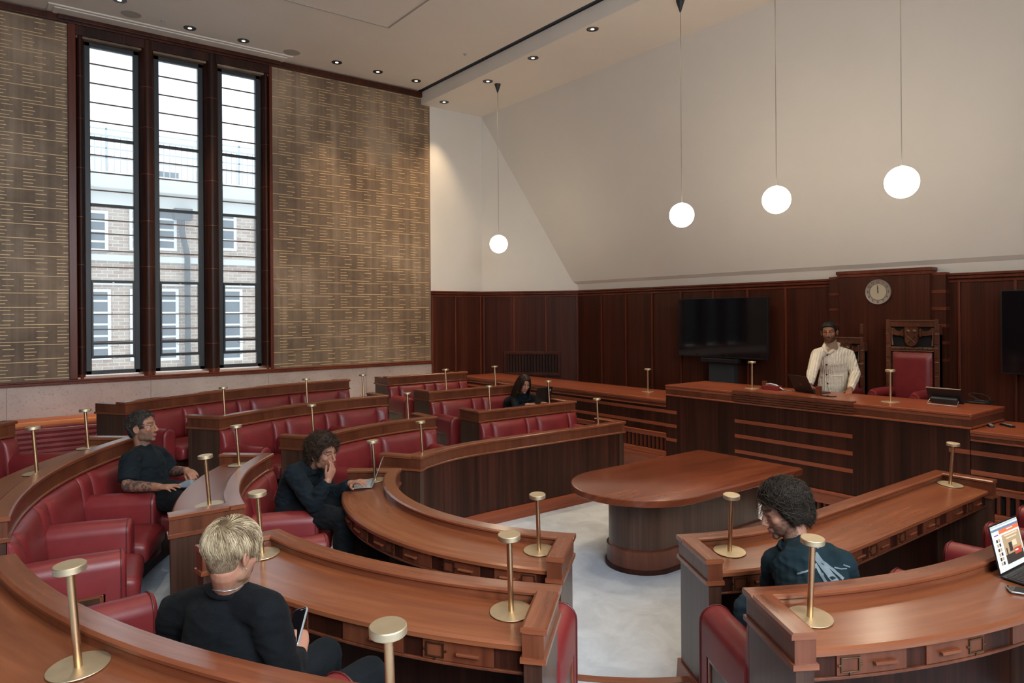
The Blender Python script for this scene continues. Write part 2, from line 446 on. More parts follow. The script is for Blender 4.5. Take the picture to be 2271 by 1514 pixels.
# white return wall, panelled corner facet, speaker's wall
XA, XB, YB = 6.97, 8.18, 10.18
def wallseg(x0, y0, x1, y1, z0, z1, name, mat, th=.12, off=0):
    d = Vector((x1-x0, y1-y0, 0)); L = d.length; d.normalize(); n = Vector((-d.y, d.x, 0))  # n points out of the room
    mb = MB(); c = Vector(((x0+x1)/2, (y0+y1)/2, (z0+z1)/2))+n*(th/2+off)
    mb.box(c, (L, th, z1-z0), math.atan2(d.y, d.x)); return mb
mb = wallseg(XB, WY, XA, WY, CAP, CEIL, '', '', .12, 0)
def plane_wall(pts, z0, z1, mat, name, off=0):
    mb = MB()
    rows = [[(x, y, z) for x, y in pts] for z in (z0, z1)]
    mb.grid(rows); return struct(mb, name, mat)
plane_wall([(XA, WY), (XB, WY), (WX, YB)], CAP-.02, SOFF+.3, 'white_plaster', 'wall_back')
plane_wall([(WX+.02, YB+.02), (WX+.02, SY)], CAP-.02, CAP+.12, 'white_plaster', 'wall_right')
# sloping white vault above the speaker's wall
mb = MB(); rows = []
prof = []
for k in range(9):
    t = k/8; prof.append((WX+.02-.10*math.sin(t*math.pi/2)**2*1.0, CAP+.02+.10*t))
X0s, Z0s = WX-.08, CAP+.12
prof = [(WX+.02, CAP), (WX+.0, CAP+.06), (WX-.02, CAP+.12), (WX-.075, CAP+.175)]
for k in range(1, 25):
    t = k/24; prof.append((WX-.075+(8.18-WX+.075)*t, CAP+.175+(SOFF-CAP-.175)*t))
rows = [[(x, YB+.9+.05 if False else WY, z) for x, z in prof], [(x, SY, z) for x, z in prof]]
mb.grid(rows); struct(mb, 'ceiling_slope', 'white_plaster', smooth=15)
# panelled dado: facet and speaker's wall
def panelling(name, p0, p1, stiles, z0=0):
    (x0, y0), (x1, y1) = p0, p1
    d = Vector((x1-x0, y1-y0, 0)); L = d.length; d.normalize(); n = Vector((d.y, -d.x, 0)); rz = math.atan2(d.y, d.x)
    def at_(s, off, z): return Vector((x0, y0, z))+d*s+n*off
    mb = MB(); mb.box(at_(L/2, -.03, (z0+CAP)/2), (L, .06, CAP-z0), rz)
    o = struct(mb, name, 'panel_wood')
    mb = MB()
    for s in stiles: mb.box(at_(s, .012, (z0+CAP-.1)/2), (.03, .026, CAP-.1-z0), rz)
    mb.build('stile', 'stile_wood', parent=o, bevel=.006)
    mb = MB(); mb.box(at_(L/2, .02, CAP-.015), (L, .075, .03), rz); mb.box(at_(L/2, .012, CAP-.05), (L, .05, .035), rz); mb.box(at_(L/2, .006, CAP-.10), (L, .02, .03), rz)
    mb.build('cap_rail', 'stile_wood', parent=o, bevel=.006)
    return o
panelling('wall_back_dado', (XA, WY), (XB, WY), [.02, .55, 1.15])
fl = math.hypot(WX-XB, WY-YB)
panelling('wall_corner_dado', (XB, WY), (WX, YB), [.03, fl/3, 2*fl/3, fl-.03])
ys = [atX(px, 720, WX)[0] for px in (1335, 1389, 1447, 1511, 1583, 1659, 1744)]
st_ = [YB-y for y in ys]+[YB-4.98, YB-3.42, YB-2.84, YB-2.1, YB-1.3, YB-.5, YB+.3]
panelling('wall_right_dado', (WX, YB), (WX, SY), st_, 0)
# vent in the panelled corner facet
def facet_pt(s, off, z):
    d = Vector((WX-XB, YB-WY, 0)).normalized(); n = Vector((d.y, -d.x, 0))
    return Vector((XB, WY, z))+d*s+n*off, math.atan2(d.y, d.x)
t = thing('wall_vent', 'framed vent with dark gaps and upright slats in the panelled corner', 'vent', facet_pt(fl*.5, 0, 0)[0])
z0v, z1v = 1.00, 1.42; s0, s1 = fl*.24, fl*.80
def local(mb_): mb_.v = [tuple(Vector(p)-t.location) for p in mb_.v]; return mb_
mb = MB(); p, rz = facet_pt((s0+s1)/2, .022, (z0v+z1v)/2); mb.box(p, (s1-s0, .01, z1v-z0v), rz); local(mb).build('backing', 'vent_dark', t)
mb = MB()
for zc, hh, ss, ll in ((z1v, .06, (s0+s1)/2, s1-s0+.06), (z0v, .06, (s0+s1)/2, s1-s0+.06)):
    p, rz = facet_pt(ss, .03, zc); mb.box(p, (ll, .05, hh), rz)
for ss in (s0, s1):
    p, rz = facet_pt(ss, .03, (z0v+z1v)/2); mb.box(p, (.06, .05, z1v-z0v), rz)
local(mb).build('frame', 'panel_wood', t, bevel=.008)
mb = MB()
for k in range(1, 18):
    p, rz = facet_pt(s0+(s1-s0)*k/18, .035, (z0v+z1v)/2); mb.box(p, (.022, .025, z1v-z0v), rz)
local(mb).build('slat', 'panel_wood', t)

# ceilings
mb = MB(); mb.b3(-3.2, 6.9, SY, WY+.02, CEIL, CEIL+.15); ce = struct(mb, 'ceiling', 'ceiling_plaster')
for nm, (X1, Y1, X2, Y2) in (('ceiling_inset', (1.2, -.4, 4.9, 9.3)),):
    mb = MB(); g = .018
    mb.b3(X1, X2, Y2-g, Y2, CEIL-.012, CEIL+.01); mb.b3(X2-g, X2, Y1, Y2, CEIL-.012, CEIL+.01); mb.b3(X1, X2, Y1, Y1+g, CEIL-.012, CEIL+.01); mb.b3(X1, X1+g, Y1, Y2, CEIL-.012, CEIL+.01)
    mb.build('shadow_gap', 'speaker_grille', parent=ce)
# raised moulded edge along the window bay
mb = MB(); mb.b3(TR0-.25, TR1+.25, WY-.34, WY-.04, CEIL-.018, CEIL+.01); mb.b3(TR0-.18, TR1+.18, WY-.28, WY-.04, CEIL-.03, CEIL+.01)
mb.build('window_bay_moulding', 'ceiling_plaster', parent=ce, bevel=.015)
mb = MB(); mb.b3(6.90, 8.19, SY, WY, SOFF, SOFF+.10); so = struct(mb, 'ceiling_soffit', 'ceiling_plaster')
mb = MB(); mb.b3(6.78, 6.93, SY, WY-.001, SOFF-.005, SOFF+.235); struct(mb, 'trim_12', 'ceiling_plaster', bevel=.004)
mb = MB(); mb.b3(6.715, 6.93, SY, WY, CEIL-.004, CEIL+.1); mb.build('beam_shadow_gap', 'dark_grey', parent=so)
# unseen sides of the room
mb = MB(); OW = [(-1.45, -.55), (.15, 1.05), (1.75, 2.65)]
xs = [-3.2]+[q for w_ in OW for q in w_]+[9.6]
for k in range(0, len(xs), 2): mb.b3(xs[k], xs[k+1], SY-.3, SY, PIT, CEIL+.2)
for a, b_ in OW: mb.b3(a, b_, SY-.3, SY, PIT, 2.0); mb.b3(a, b_, SY-.3, SY, 6.3, CEIL+.2)
struct(mb, 'wall_front', 'white_plaster')
mb = MB(); mb.b3(-3.4, -3.2, SY, WY, PIT, CEIL+.2); struct(mb, 'wall_rear', 'panel_wood')

# downlights and round ceiling speakers
def downlight(x, y, z, lab, on=.5):
    t = thing('downlight', lab, 'ceiling light', (x, y, z), 0, 'recessed downlights')
    mb = MB(); mb.lathe([(.052, .004), (.056, -.006), (.085, -.008), (.088, .002)], n=28); mb.build('trim_ring', 'black_plastic', t, smooth=40)
    mb = MB(); mb.lathe([(.0001, -.005), (.052, -.005), (.054, .0)], n=28); mb.build('reflector', 'black_plastic', t, smooth=40)
    mb = MB(); mb.lathe([(.0001, -.0075), (.026, -.007), (.026, -.002)], n=20); mb.build('bulb', 'bulb_glow', t)
    return t
DL = [(265, 0, 'leftmost of the black ceiling downlights above the window wall'), (421, 62, 'black ceiling downlight above the leftmost tall window'), (540, 90, 'black ceiling downlight above the middle and right tall windows'),
      (747, 138, 'black ceiling downlight just right of the right round speaker'), (838, 159, 'black ceiling downlight, middle of the three beside the patterned wall'), (923, 179, 'black ceiling downlight closest to the end of the ceiling beam')]
dl_spots = []
for px, py, lb in DL:
    x, y = atZ(px, py, CEIL); downlight(x, y, CEIL, lb); dl_spots.append((x, y, CEIL))
for px, py, lb in [(985, 226, 'black downlight in the lower ceiling nearest the patterned wall'), (1082, 180, 'brightly glowing downlight beside the cone of the smallest pendant lamp'),
                   (1182, 128, 'black downlight in the lower ceiling, third from the patterned wall'), (1314, 64, 'black downlight in the lower ceiling nearest the top of the picture')]:
    x, y = atZ(px, py, SOFF); downlight(x, y, SOFF, lb); dl_spots.append((x, y, SOFF))
dl_spots += [(6.92, 5.6, SOFF), (6.92, 4.2, SOFF), (6.92, 2.8, SOFF), (6.92, 1.4, SOFF)]
for x, y, z in dl_spots[-4:]: downlight(x, y, z, 'recessed black downlight in the lower ceiling, above the top edge of the picture')
for k, (x, y, z) in enumerate(dl_spots):
    wall_row = k < 6
    light('downlight_beam', 'SPOT', (x, y, z-.03), (0, 0, 0), 330 if wall_row else 190, (1, .74, .46), spot_size=.86 if wall_row else 1.15, spot_blend=1, shadow_soft_size=.04)
for x, y in ((2.9, .6), (2.0, 2.2), (4.6, 1.6), (6.2, 2.0), (3.4, 4.2), (5.4, 4.6), (2.4, 6.4), (5.0, 7.2), (.4, 4.4)):
    light('downlight_beam', 'SPOT', (x, y, CEIL-.04), (0, 0, 0), 140, (1, .80, .56), spot_size=1.15, spot_blend=.8, shadow_soft_size=.05)
for px, py, lb in ((291, 31, 'round flush ceiling speaker above the leftmost window'), (647, 116, 'round flush ceiling speaker above the right end of the window bay')):
    x, y = atZ(px, py, CEIL); mb = MB(); mb.lathe([(.0001, -.006), (.125, -.006), (.132, 0)], n=36)
    tag(mb.build('ceiling_speaker', 'speaker_grille', loc=(x, y, CEIL-.001)), lb, 'speaker')
for px, py, lb in ((361, 47, 'tiny sprinkler head between ceiling speaker and downlight'), (1031, 120, 'tiny sprinkler head near the ceiling beam')):
    x, y = atZ(px, py, CEIL); mb = MB(); mb.lathe([(.0001, -.03), (.008, -.03), (.008, -.01), (.03, -.006), (.03, 0)], n=16)
    tag(mb.build('sprinkler', 'silver', loc=(x, y, CEIL)), lb, 'sprinkler')
# globe pendants
def pendant(px, py, ypx_top, x, lab):
    y, z = atX(px, py, x); R = .155
    t = thing('pendant_lamp', lab, 'pendant lamp', (x, y, z), 0, 'globe pendants')
    mb = MB(); mb.lathe([(.0001, -R)]+[(R*math.cos(a*D2R), R*math.sin(a*D2R)) for a in range(-80, 85, 8)]+[(.0001, R)], n=40); mb.build('globe', 'globe_glow', t, smooth=60)
    mb = MB(); mb.lathe([(.022, R-.004), (.022, R+.006), (.006, R+.012), (.004, R+.02)], n=20); mb.build('neck', 'silver', t, smooth=40)
    mb = MB(); mb.tube([(0, 0, R+.02), (0, 0, SOFF-z-.12)], .0045, 8); mb.build('cable', 'steel_cable', t)
    mb = MB(); mb.lathe([(.008, SOFF-z-.15), (.055, SOFF-z-.005), (.055, SOFF-z)], n=24); mb.build('ceiling_cone', 'dark_grey', t, smooth=40)
pendant(1106, 541, 190, 7.25, 'smallest looking glowing globe pendant, beside the patterned wall')
pendant(1512, 477, 0, 7.2, 'glowing globe pendant above the left wall screen')
pendant(1722, 443, 0, 7.2, 'glowing globe pendant third from the patterned wall, before the sloping vault')
pendant(2000, 404, 0, 7.2, 'largest looking glowing globe pendant, nearest the right edge')

# ------------------------------------------------------------------ outside: the house across the court
HY = 19.5
def hx(px, py): return atY(px, py, HY)
xL = -4; xR = 12.5; zc = hx(250, 408)[1]
bt = thing('house', 'pale brick house seen through the tall windows', 'house', (0, HY, 0))
def hb(*a, **k): mb = MB(); mb.b3(*a, **k); return mb
hb(xL, xR, 0, .4, -6, zc).build('wall', 'brick', bt)
hb(xL, xR, -.30, .0, zc-.15, zc+.25).build('cornice', 'facade_stone', bt, bevel=.03)
zb = hx(250, 568)[1]; hb(xL, xR, -.12, 0, zb-.12, zb+.03).build('string_course', 'facade_stone', bt)
zb2 = hx(250, 455)[1]; hb(xL, xR, -.06, 0, zb2, zc-.15).build('plain_band', 'facade_stone', bt)
zb3 = hx(250, 632)[1]; hb(xL, xR, -.06, 0, zb3, zb3+.12).build('lintel_band', 'facade_stone', bt)
def hwin(px0, px1, py0, py1, n):
    x0 = hx(px0, 600)[0]; x1 = hx(px1, 600)[0]; z1 = hx(px0, py0)[1]; z0 = hx(px0, py1)[1]
    mb = MB(); f_ = .07
    mb.b3(x0, x0+f_, -.05, .05, z0, z1); mb.b3(x1-f_, x1, -.05, .05, z0, z1); mb.b3(x0+f_, x1-f_, -.05, .05, z0, z0+f_); mb.b3(x0+f_, x1-f_, -.05, .05, z1-f_, z1)
    for k in range(1, n): zz = z0+(z1-z0)*k/n; mb.b3(x0+f_, x1-f_, -.04, .04, zz-.025, zz+.025)
    o = mb.build('house_window', 'white_paint', bt)
    hb(x0, x1, -.02, .0, z0, z1).build('pane', 'house_glass', o)
for a, b_ in ((150, 240), (287, 330), (345, 392), (480, 524), (565, 600)): hwin(a, b_, 462, 555, 4)
for a, b_ in ((150, 245), (287, 345), (345, 395), (480, 536), (580, 620)): hwin(a, b_, 640, 800, 6)
xp = hx(413, 600)[0]; z1 = hx(413, 490)[1]
mb = MB(); mb.tube([(xp, -.12, -6), (xp, -.12, zb+.1), (xp-.12, -.12, z1-.3), (xp-.12, -.12, z1)], .07, 10); mb.b3(xp-.32, xp+.1, -.3, -.02, z1, z1+.28)
mb.build('drainpipe', 'lead_pipe', bt)
# set-back storey, terrace railing and roof frame above the cornice
mb = MB(); mb.b3(xL, xR, 3.0, 3.3, zc, hx(250, 330)[1]); mb.build('upper_storey', 'facade_stone', bt)
mb = MB()
zr = hx(250, 345)[1]+.5
for k in range(90): mb.b3(-1+k*.14, -1+k*.14+.02, .2, .22, zc+.2, zr)
mb.b3(-1, 12, .19, .23, zr, zr+.04); mb.build('terrace_railing', 'pale_rail', bt)
mb = MB()
for k in range(9): mb.b3(.5+k*1.1, .5+k*1.1+.05, 1.0, 1.05, zc+.2, hx(250, 262)[1])
for k in range(4): z = hx(250, 268+k*22)[1]; mb.b3(0, 10, 1.0, 1.04, z, z+.03)
mb.build('roof_frame', 'slate', bt)
for px in (427, 523):
    x = hx(px, 360)[0]; hb(x-.3, x+.3, 2.92, 3.0, hx(px, 385)[1], hx(px, 340)[1]).build('upper_window', 'house_glass', bt)
mb = MB(); mb.b3(-8, 16, 12.1, 12.2, 0, .02)
mb = MB(); mb.b3(-12, 20, 12.0, 30, -6.2, -6.0); struct(mb, 'ground', 'facade_stone')
# ------------------------------------------------------------------ the horseshoe of desks and benches
SLOPE = .075
def P2(q, r, sg):
    if q <= 90: a = q*D2R; return (CX-r*math.cos(a), CY+sg*r*math.sin(a))
    return (CX+(q-90)/100, CY+sg*r)
class Block:
    def __init__(s, sg, q0, q1): s.sg = sg; s._q0 = q0; s._q1 = q1
    def q0(s, r): return s._q0(r) if callable(s._q0) else s._q0
    def q1(s, r): return s._q1(r) if callable(s._q1) else s._q1
    def off(s, q, r, d):                     # move by d metres along the row
        u = s.ulen(q, r)+d
        return u/r/D2R if u <= r*math.pi/2 else 90+100*(u-r*math.pi/2)
    def pt(s, q, r): return P2(q, r, s.sg)
    def stations(s, r, i0=0, i1=0, step=1.6, a=None, b_=None):
        a = s.off(s.q0(r), r, i0) if a is None else a; b_ = s.off(s.q1(r), r, -i1) if b_ is None else b_
        L = b_-a; n = max(2, int(abs(L)/step)+1)
        fr_ = [k/n for k in range(n+1)]
        return a, b_, fr_
    def ulen(s, q, r): return r*q*D2R if q <= 90 else r*math.pi/2+(q-90)/100
def sweep(bk, prof, i0=0, i1=0, a=None, b_=None, step=1.6, rref=None, caps=True):
    """sweep the closed (r,z) profile along the row; a, b_ may be given in q"""
    mb = MB(); rr = rref or sum(p[0] for p in prof)/len(prof)
    _, _, fr_ = bk.stations(rr, i0, i1, step, a, b_)
    rows = []; us = []
    for t in fr_:
        row = []
        for r, z in prof:
            qa = bk.off(bk.q0(r), r, i0) if a is None else a
            qb = bk.off(bk.q1(r), r, -i1) if b_ is None else b_
            x, y = bk.pt(qa+(qb-qa)*t, r); row.append((x, y, z))
        qa = bk.off(bk.q0(rr), rr, i0) if a is None else a; qb = bk.off(bk.q1(rr), rr, -i1) if b_ is None else b_
        us.append(bk.ulen(qa+(qb-qa)*t, rr)); rows.append(row)
    vl = [0]
    n = len(prof)
    for k in range(n): p, q = prof[k], prof[(k+1) % n]; vl.append(vl[-1]+math.hypot(p[0]-q[0], p[1]-q[1]))
    r0 = prof[0][0]
    mb.grid(rows, lambda i, k: (us[i], vl[k] if k <= n else 0), closed=True)
    if caps:
        m_ = len(rows)
        mb.f += [tuple(range(n-1, -1, -1)), tuple((m_-1)*n+k for k in range(n))]; mb.mi += [0, 0]
        mb.uv += [[(prof[k][0], prof[k][1]) for k in range(n-1, -1, -1)], [(prof[k][0], prof[k][1]) for k in range(n)]]
    return mb
def rect(r0, r1, z0, z1, b=.004):
    return [(r0, z0+b), (r0+b, z0), (r1-b, z0), (r1, z0+b), (r1, z1-b), (r1-b, z1), (r0+b, z1), (r0, z1-b)]
def endsweep(bk, e, s0, s1, r0, r1, prof_fn, n=6):
    """a piece at end e (0/1) of the row running across it; prof_fn(s0,s1)->[(s,z)]"""
    mb = MB(); prof = prof_fn; rows = []; us = []
    for k in range(n+1):
        r = r0+(r1-r0)*k/n; row = []
        for s_, z in prof:
            q = bk.off(bk.q0(r), r, s_) if e == 0 else bk.off(bk.q1(r), r, -s_)
            x, y = bk.pt(q, r); row.append((x, y, z))
        rows.append(row); us.append(r)
    m_ = len(prof); vl = [0]
    for k in range(m_): p, q = prof[k], prof[(k+1) % m_]; vl.append(vl[-1]+math.hypot(p[0]-q[0], p[1]-q[1]))
    mb.grid(rows, lambda i, k: (us[i], vl[k]), closed=True)
    mb.f += [tuple(range(m_-1, -1, -1)), tuple(n*m_+k for k in range(m_))]; mb.mi += [0, 0]
    mb.uv += [[(prof[k][0], prof[k][1]) for k in range(m_-1, -1, -1)], [(prof[k][0], prof[k][1]) for k in range(m_)]]
    return mb
CW = .10                                   # width of the raised rail
def desk(label, bk, rf, T, zb, drawers, skirt=False, depth=.43, group=None, top=True, ends=(1, 1)):
    """rf: radius of the front face, T: top of the rail, zb: floor in front, drawers: list of (q_start, q_end, label holder side)"""
    rn = rf+depth; qm = (bk.q0(rf)+bk.q1(rf))/2
    t = thing('curved_desk' if bk.q0(rf) < 90 else 'straight_desk', label, 'desk', (*bk.pt(qm, rf+.2), zb), 0, group)
    def put(mb, name, mat, **kw):
        mb.v = [(x-t.location.x, y-t.location.y, z-t.location.z) for x, y, z in mb.v]
        return mb.build(name, mat, kw.pop('parent', t), **kw)
    f0, f1 = rf+.012, rf+.045
    e0, e1 = (.0 if ends[0] else 0), 0
    put(sweep(bk, rect(f0, f1, zb, T-.13, .001), .0855, .0855), 'front_panel', 'dark_wood', smooth=25)
    put(sweep(bk, rect(rf+.004, f1, T-.125, T-.028, .002), .0905, .0905), 'fascia', 'fascia_wood', smooth=25)
    put(sweep(bk, rect(rf-.008, f1, T-.146, T-.124, .006), .0985, .0985), 'moulding', 'rail_wood', smooth=25)
    if skirt:
        put(sweep(bk, [(rf-.012, zb), (f0, zb), (f0, zb+.14), (rf+.0, zb+.14), (rf-.006, zb+.125), (rf-.006, zb+.035), (rf-.02, zb+.03), (rf-.02, zb)], .1005, .1005), 'skirting', 'red_wood', smooth=25)
    # raised rail with its end returns
    cap = [(rf-.01, T-.028), (rf+CW-.012, T-.028), (rf+CW, T-.018), (rf+CW, T-.008), (rf+CW-.014, T), (rf-.002, T), (rf-.01, T-.008)]
    put(sweep(bk, cap, -.012, -.012), 'rail', 'rail_wood', smooth=25)
    dn = rn+.03
    for e in (0, 1):
        if not ends[e]: continue
        put(endsweep(bk, e, 0, 0, rf+CW-.014 if top else rf+.09, dn if top else rf+.13, [(-.012, T-.028), (CW-.016, T-.028), (CW-.004, T-.02), (CW-.004, T-.006), (CW-.016, T+.0012), (-.004, T+.0012), (-.012, T-.008)]), 'end_rail', 'rail_wood', smooth=25)
        ep = put(endsweep(bk, e, 0, 0, rf+.012, dn-.012, [(.01, zb), (.085, zb), (.085, T-.13), (.01, T-.13)]), 'end_panel', 'end_wood', smooth=25)
        put(endsweep(bk, e, 0, 0, rf+.004, dn-.005, [(.002, T-.125), (.09, T-.125), (.09, T-.027), (.002, T-.027)]), 'end_fascia', 'fascia_wood', parent=ep, smooth=25)
        put(endsweep(bk, e, 0, 0, rf-.008, dn+.004, [(-.008, T-.146), (.098, T-.146), (.098, T-.124), (-.008, T-.124)]), 'end_moulding', 'rail_wood', parent=ep, smooth=25)
        for ch in ep.children: pass
        if skirt: put(endsweep(bk, e, 0, 0, rf-.02, dn+.004, [(-.012, zb), (.10, zb), (.10, zb+.14), (-.002, zb+.14)]), 'end_skirting', 'red_wood', parent=ep)
    if not top: return t
    # writing surface sloping down to the sitter
    zi = T-.058; zn = zi-(depth-CW)*SLOPE
    surf = [(rf+CW-.02, zi+.0015), (rn-.012, zn), (rn, zn-.010), (rn, zn-.03), (rn-.008, zn-.036), (rf+CW-.02, zi-.036)]
    put(sweep(bk, surf, .09, .09, rref=rf+.3), 'desktop', 'top_wood', smooth=25)
    put(sweep(bk, rect(rf+.045, rf+CW-.012, T-.10, T-.027, .002), .085, .085), 'rail_side', 'rail_wood', smooth=25)
    # drawer band, drawers and pedestals
    zt, zz = zn-.036, zn-.125
    put(sweep(bk, rect(rn-.045, rn-.028, zz, zt, .001), .085, .085), 'drawer_band', 'dark_wood', smooth=25)
    put(sweep(bk, rect(rn-.055, rn-.018, zz-.012, zz, .002), .085, .085), 'band_moulding', 'fascia_wood', smooth=25)
    for a, b_, lab, hs in drawers:
        d = put(sweep(bk, rect(rn-.04, rn-.020, zz+.002, zt-.004, .002), a=a, b_=b_, step=2.5), 'drawer', 'fascia_wood', smooth=25)
        qh = a+(b_-a)*hs; w2 = .05
        hq0, hq1 = bk.off(qh, rn, -w2), bk.off(qh, rn, w2); zc_ = (zz+zt)/2
        put(sweep(bk, rect(rn-.022, rn+.000, zc_-.008, zc_+.006, .004), a=hq0, b_=hq1, step=3), 'handle', 'rail_wood', parent=d, smooth=25)
        if lab is not None:
            ql = a+(b_-a)*lab; m_ = MB(); w3, h3 = .042, .030
            for (sa, sb, za, zb_) in ((-w3, w3, h3-.005, h3), (-w3, w3, -h3, -h3+.005), (-w3, -w3+.006, -h3, h3), (w3-.006, w3, -h3, h3), (-w3-.012, -w3, -.004, .004), (w3, w3+.012, -.004, .004), (-.004, .004, -h3-.010, -h3)):
                pr = rect(rn-.0205, rn-.014, zc_+za, zc_+zb_, .001)
                k_ = sweep(bk, pr, a=bk.off(ql, rn, sa), b_=bk.off(ql, rn, sb), step=3); m_.add(k_.v, k_.f)
            put(m_, 'label_holder', 'old_brass', parent=d)
    return t
def ang(r): return math.asin(.40/r)/D2R
R1, R2, R3, R4 = 1.82, 3.0, 4.27, 5.5
T1, T2, T3, T4 = .82, .95, 1.10, 1.23
def split(bk, r, n, q0=None, q1=None):
    """drawers: n seats, two drawers each"""
    a = bk.off(bk.q0(r), r, .11) if q0 is None else q0; b_ = bk.off(bk.q1(r), r, -.11) if q1 is None else q1
    La = bk.ulen(b_, r)-bk.ulen(a, r); out = []
    def q_at(s_):
        u = bk.ulen(a, r)+s_
        return u/r/D2R if u <= r*math.pi/2 else 90+100*(u-r*math.pi/2)
    w_ = La/n
    for k in range(n):
        g = w_*.5
        d_ = min(.32, w_*.36)
        out.append((q_at(k*w_+g-.05-d_), q_at(k*w_+g-.05), .18 if k % 2 == 0 else None, .66))
        out.append((q_at(k*w_+g+.05), q_at(k*w_+g+.05+d_), .18 if k % 2 else .84, .66 if k % 2 else .36))
    return out
full = lambda q: (lambda r: q)
BL = {}
def mk(key, sg, q0, q1, label, rf, T, zb, n, **kw):
    bk = Block(sg, q0, q1); BL[key] = bk
    dr = split(bk, rf+.43, n) if n else []
    return desk(label, bk, rf, T, zb, dr, **kw)
# inner row
bkA = Block(1, lambda r: -39.0, lambda r: 41.5); BL['A1'] = bkA
desk('long curved inner desk sweeping round the left end of the table, laptop on it', bkA, R1, T1, PIT, split(bkA, R1+.43, 4), skirt=True)
mk('D1', 1, 58.3, 310, 'long inner desk beyond the table, tall dark front panel facing us', R1, T1, PIT, 4, skirt=True)
mk('B1', -1, 59.5, 312, 'inner desk in front of the dark haired man leaning forward', R1, T1, PIT, 4, skirt=True)
# middle row
mk('N2', -1, lambda r: math.asin(.31/r)/D2R, 41.0, 'curved desk in front of the blond man, curved drawers facing us', R2, T2, 0, 2)
mk('M2', 1, ang, 41.5, 'short curved desk gleaming white beside the tattooed man', R2, T2, 0, 2)
mk('C2', 1, 57.5, 101, 'desk rail behind the curly haired man, beyond the open step', R2, T2, 0, 2)
mk('G2', 1, 165, 334, 'straight desk holding the black laptop of the long haired woman', R2, T2, 0, 2)
mk('B2', -1, 57.2, 101, 'desk at the right edge holding an open laptop and a lamp', R2, T2, 0, 2)
mk('B2s', -1, 165, 322, 'straight continuation of the right edge desk, beyond the laptop', R2, T2, 0, 2)
# outer row
mk('N3', -1, ang, 41.0, 'nearest curved desk in the bottom left corner, behind the blond man', R3, T3, .15, 3)
mk('M3', 1, ang, 41.5, 'curved desk behind the tattooed man at the left edge', R3, T3, .15, 3)
mk('C3', 1, 57.8, 101, 'long curved desk rail between the two upper left red bench rows', R3, T3, .15, 3)
mk('G3', 1, 167, 330, 'straight desk rail directly behind the long haired woman', R3, T3, .15, 2)
# backrests of the last row
mk('C4', 1, 56.5, 101, 'curved wooden backrest rail of the last red bench, below the windows', R4, T4, .30, 0, top=False)
mk('G4', 1, 165, 315, 'short wooden backrest rail of the last bench beside the panelled corner', R4, T4, .30, 0, top=False)
mk('M4', 1, ang, 42, 'wooden backrest rail cut off by the left edge, below the wall covering', R4, T4, .30, 0, top=False)

# ---- benches
def superell(t, p=5): return max(0, 1-abs(2*t-1)**p)**.5
def pillow(bk, a, b_, rb, z0, z1, th, lean=.05):
    """padded back panel between q=a and q=b_, back at radius rb, bulging inward"""
    mb = MB(); NU, NV = 12, 10; rows = []
    for i in range(NU+1):
        u = .5-.5*math.cos(math.pi*i/NU); row = []
        for k in range(NV+1):
            v = .5-.5*math.cos(math.pi*k/NV)
            s_ = superell(u, 7)*superell(v, 7)
            r = rb-.004-(th+.012*math.sin(math.pi*u)*math.sin(math.pi*v))*s_-lean*(1-v)
            row.append((*bk.pt(a+(b_-a)*u, r), z0+(z1-z0)*v))
        rows.append(row)
    mb.grid(rows)
    rows2 = [[(*bk.pt(a+(b_-a)*i/6, rb), z) for z in (z0, z1)] for i in range(7)]
    mb.grid(rows2)
    # close the sides
    for k in (0, NV):
        mb.grid([[rows[i][k] for i in range(NU+1)], [(*bk.pt(a+(b_-a)*(.5-.5*math.cos(math.pi*i/NU)), rb), z0 if k == 0 else z1) for i in range(NU+1)]])
    for i, qq in ((0, a), (NU, b_)):
        mb.grid([rows[i], [(*bk.pt(qq, rb), z0+(z1-z0)*(.5-.5*math.cos(math.pi*k/NV))) for k in range(NV+1)]])
    return mb
def cushion(bk, a, b_, r0, r1, z0, z1, b=.045):
    """seat from radius r1 (back) to r0 (front), rounded edges"""
    mb = MB(); rows = []
    cx_, cz = (r0+r1)/2, (z0+z1)/2; N = 28
    def prof(ins):
        out = []
        hw, hh = (r1-r0)/2-ins, (z1-z0)/2-ins*.8
        for k in range(N):
            t = 2*math.pi*k/N; c, s_ = math.cos(t), math.sin(t)
            rr_ = cx_+hw*math.copysign(abs(c)**.35, c); zz_ = cz+hh*math.copysign(abs(s_)**.5, s_)
            out.append((rr_, zz_))
        return out
    st = [(0, b), (.01, b*.5), (.025, b*.2), (.055, 0), (.5, -.006), (.945, 0), (.975, b*.2), (.99, b*.5), (1, b)]
    L = abs(b_-a)
    n_mid = 8
    sts = st[:4]+[(.055+(.89)*k/n_mid, -.006*math.sin(math.pi*k/n_mid)) for k in range(1, n_mid)]+st[5:]
    for u, ins in sts:
        q = a+(b_-a)*u; rows.append([(*bk.pt(q, r), z) for r, z in prof(ins)])
    mb.grid(rows, closed=True)
    m_ = len(rows); mb.f += [tuple(range(N-1, -1, -1)), tuple((m_-1)*N+k for k in range(N))]; mb.uv += [None, None]; mb.mi += [0, 0]
    return mb
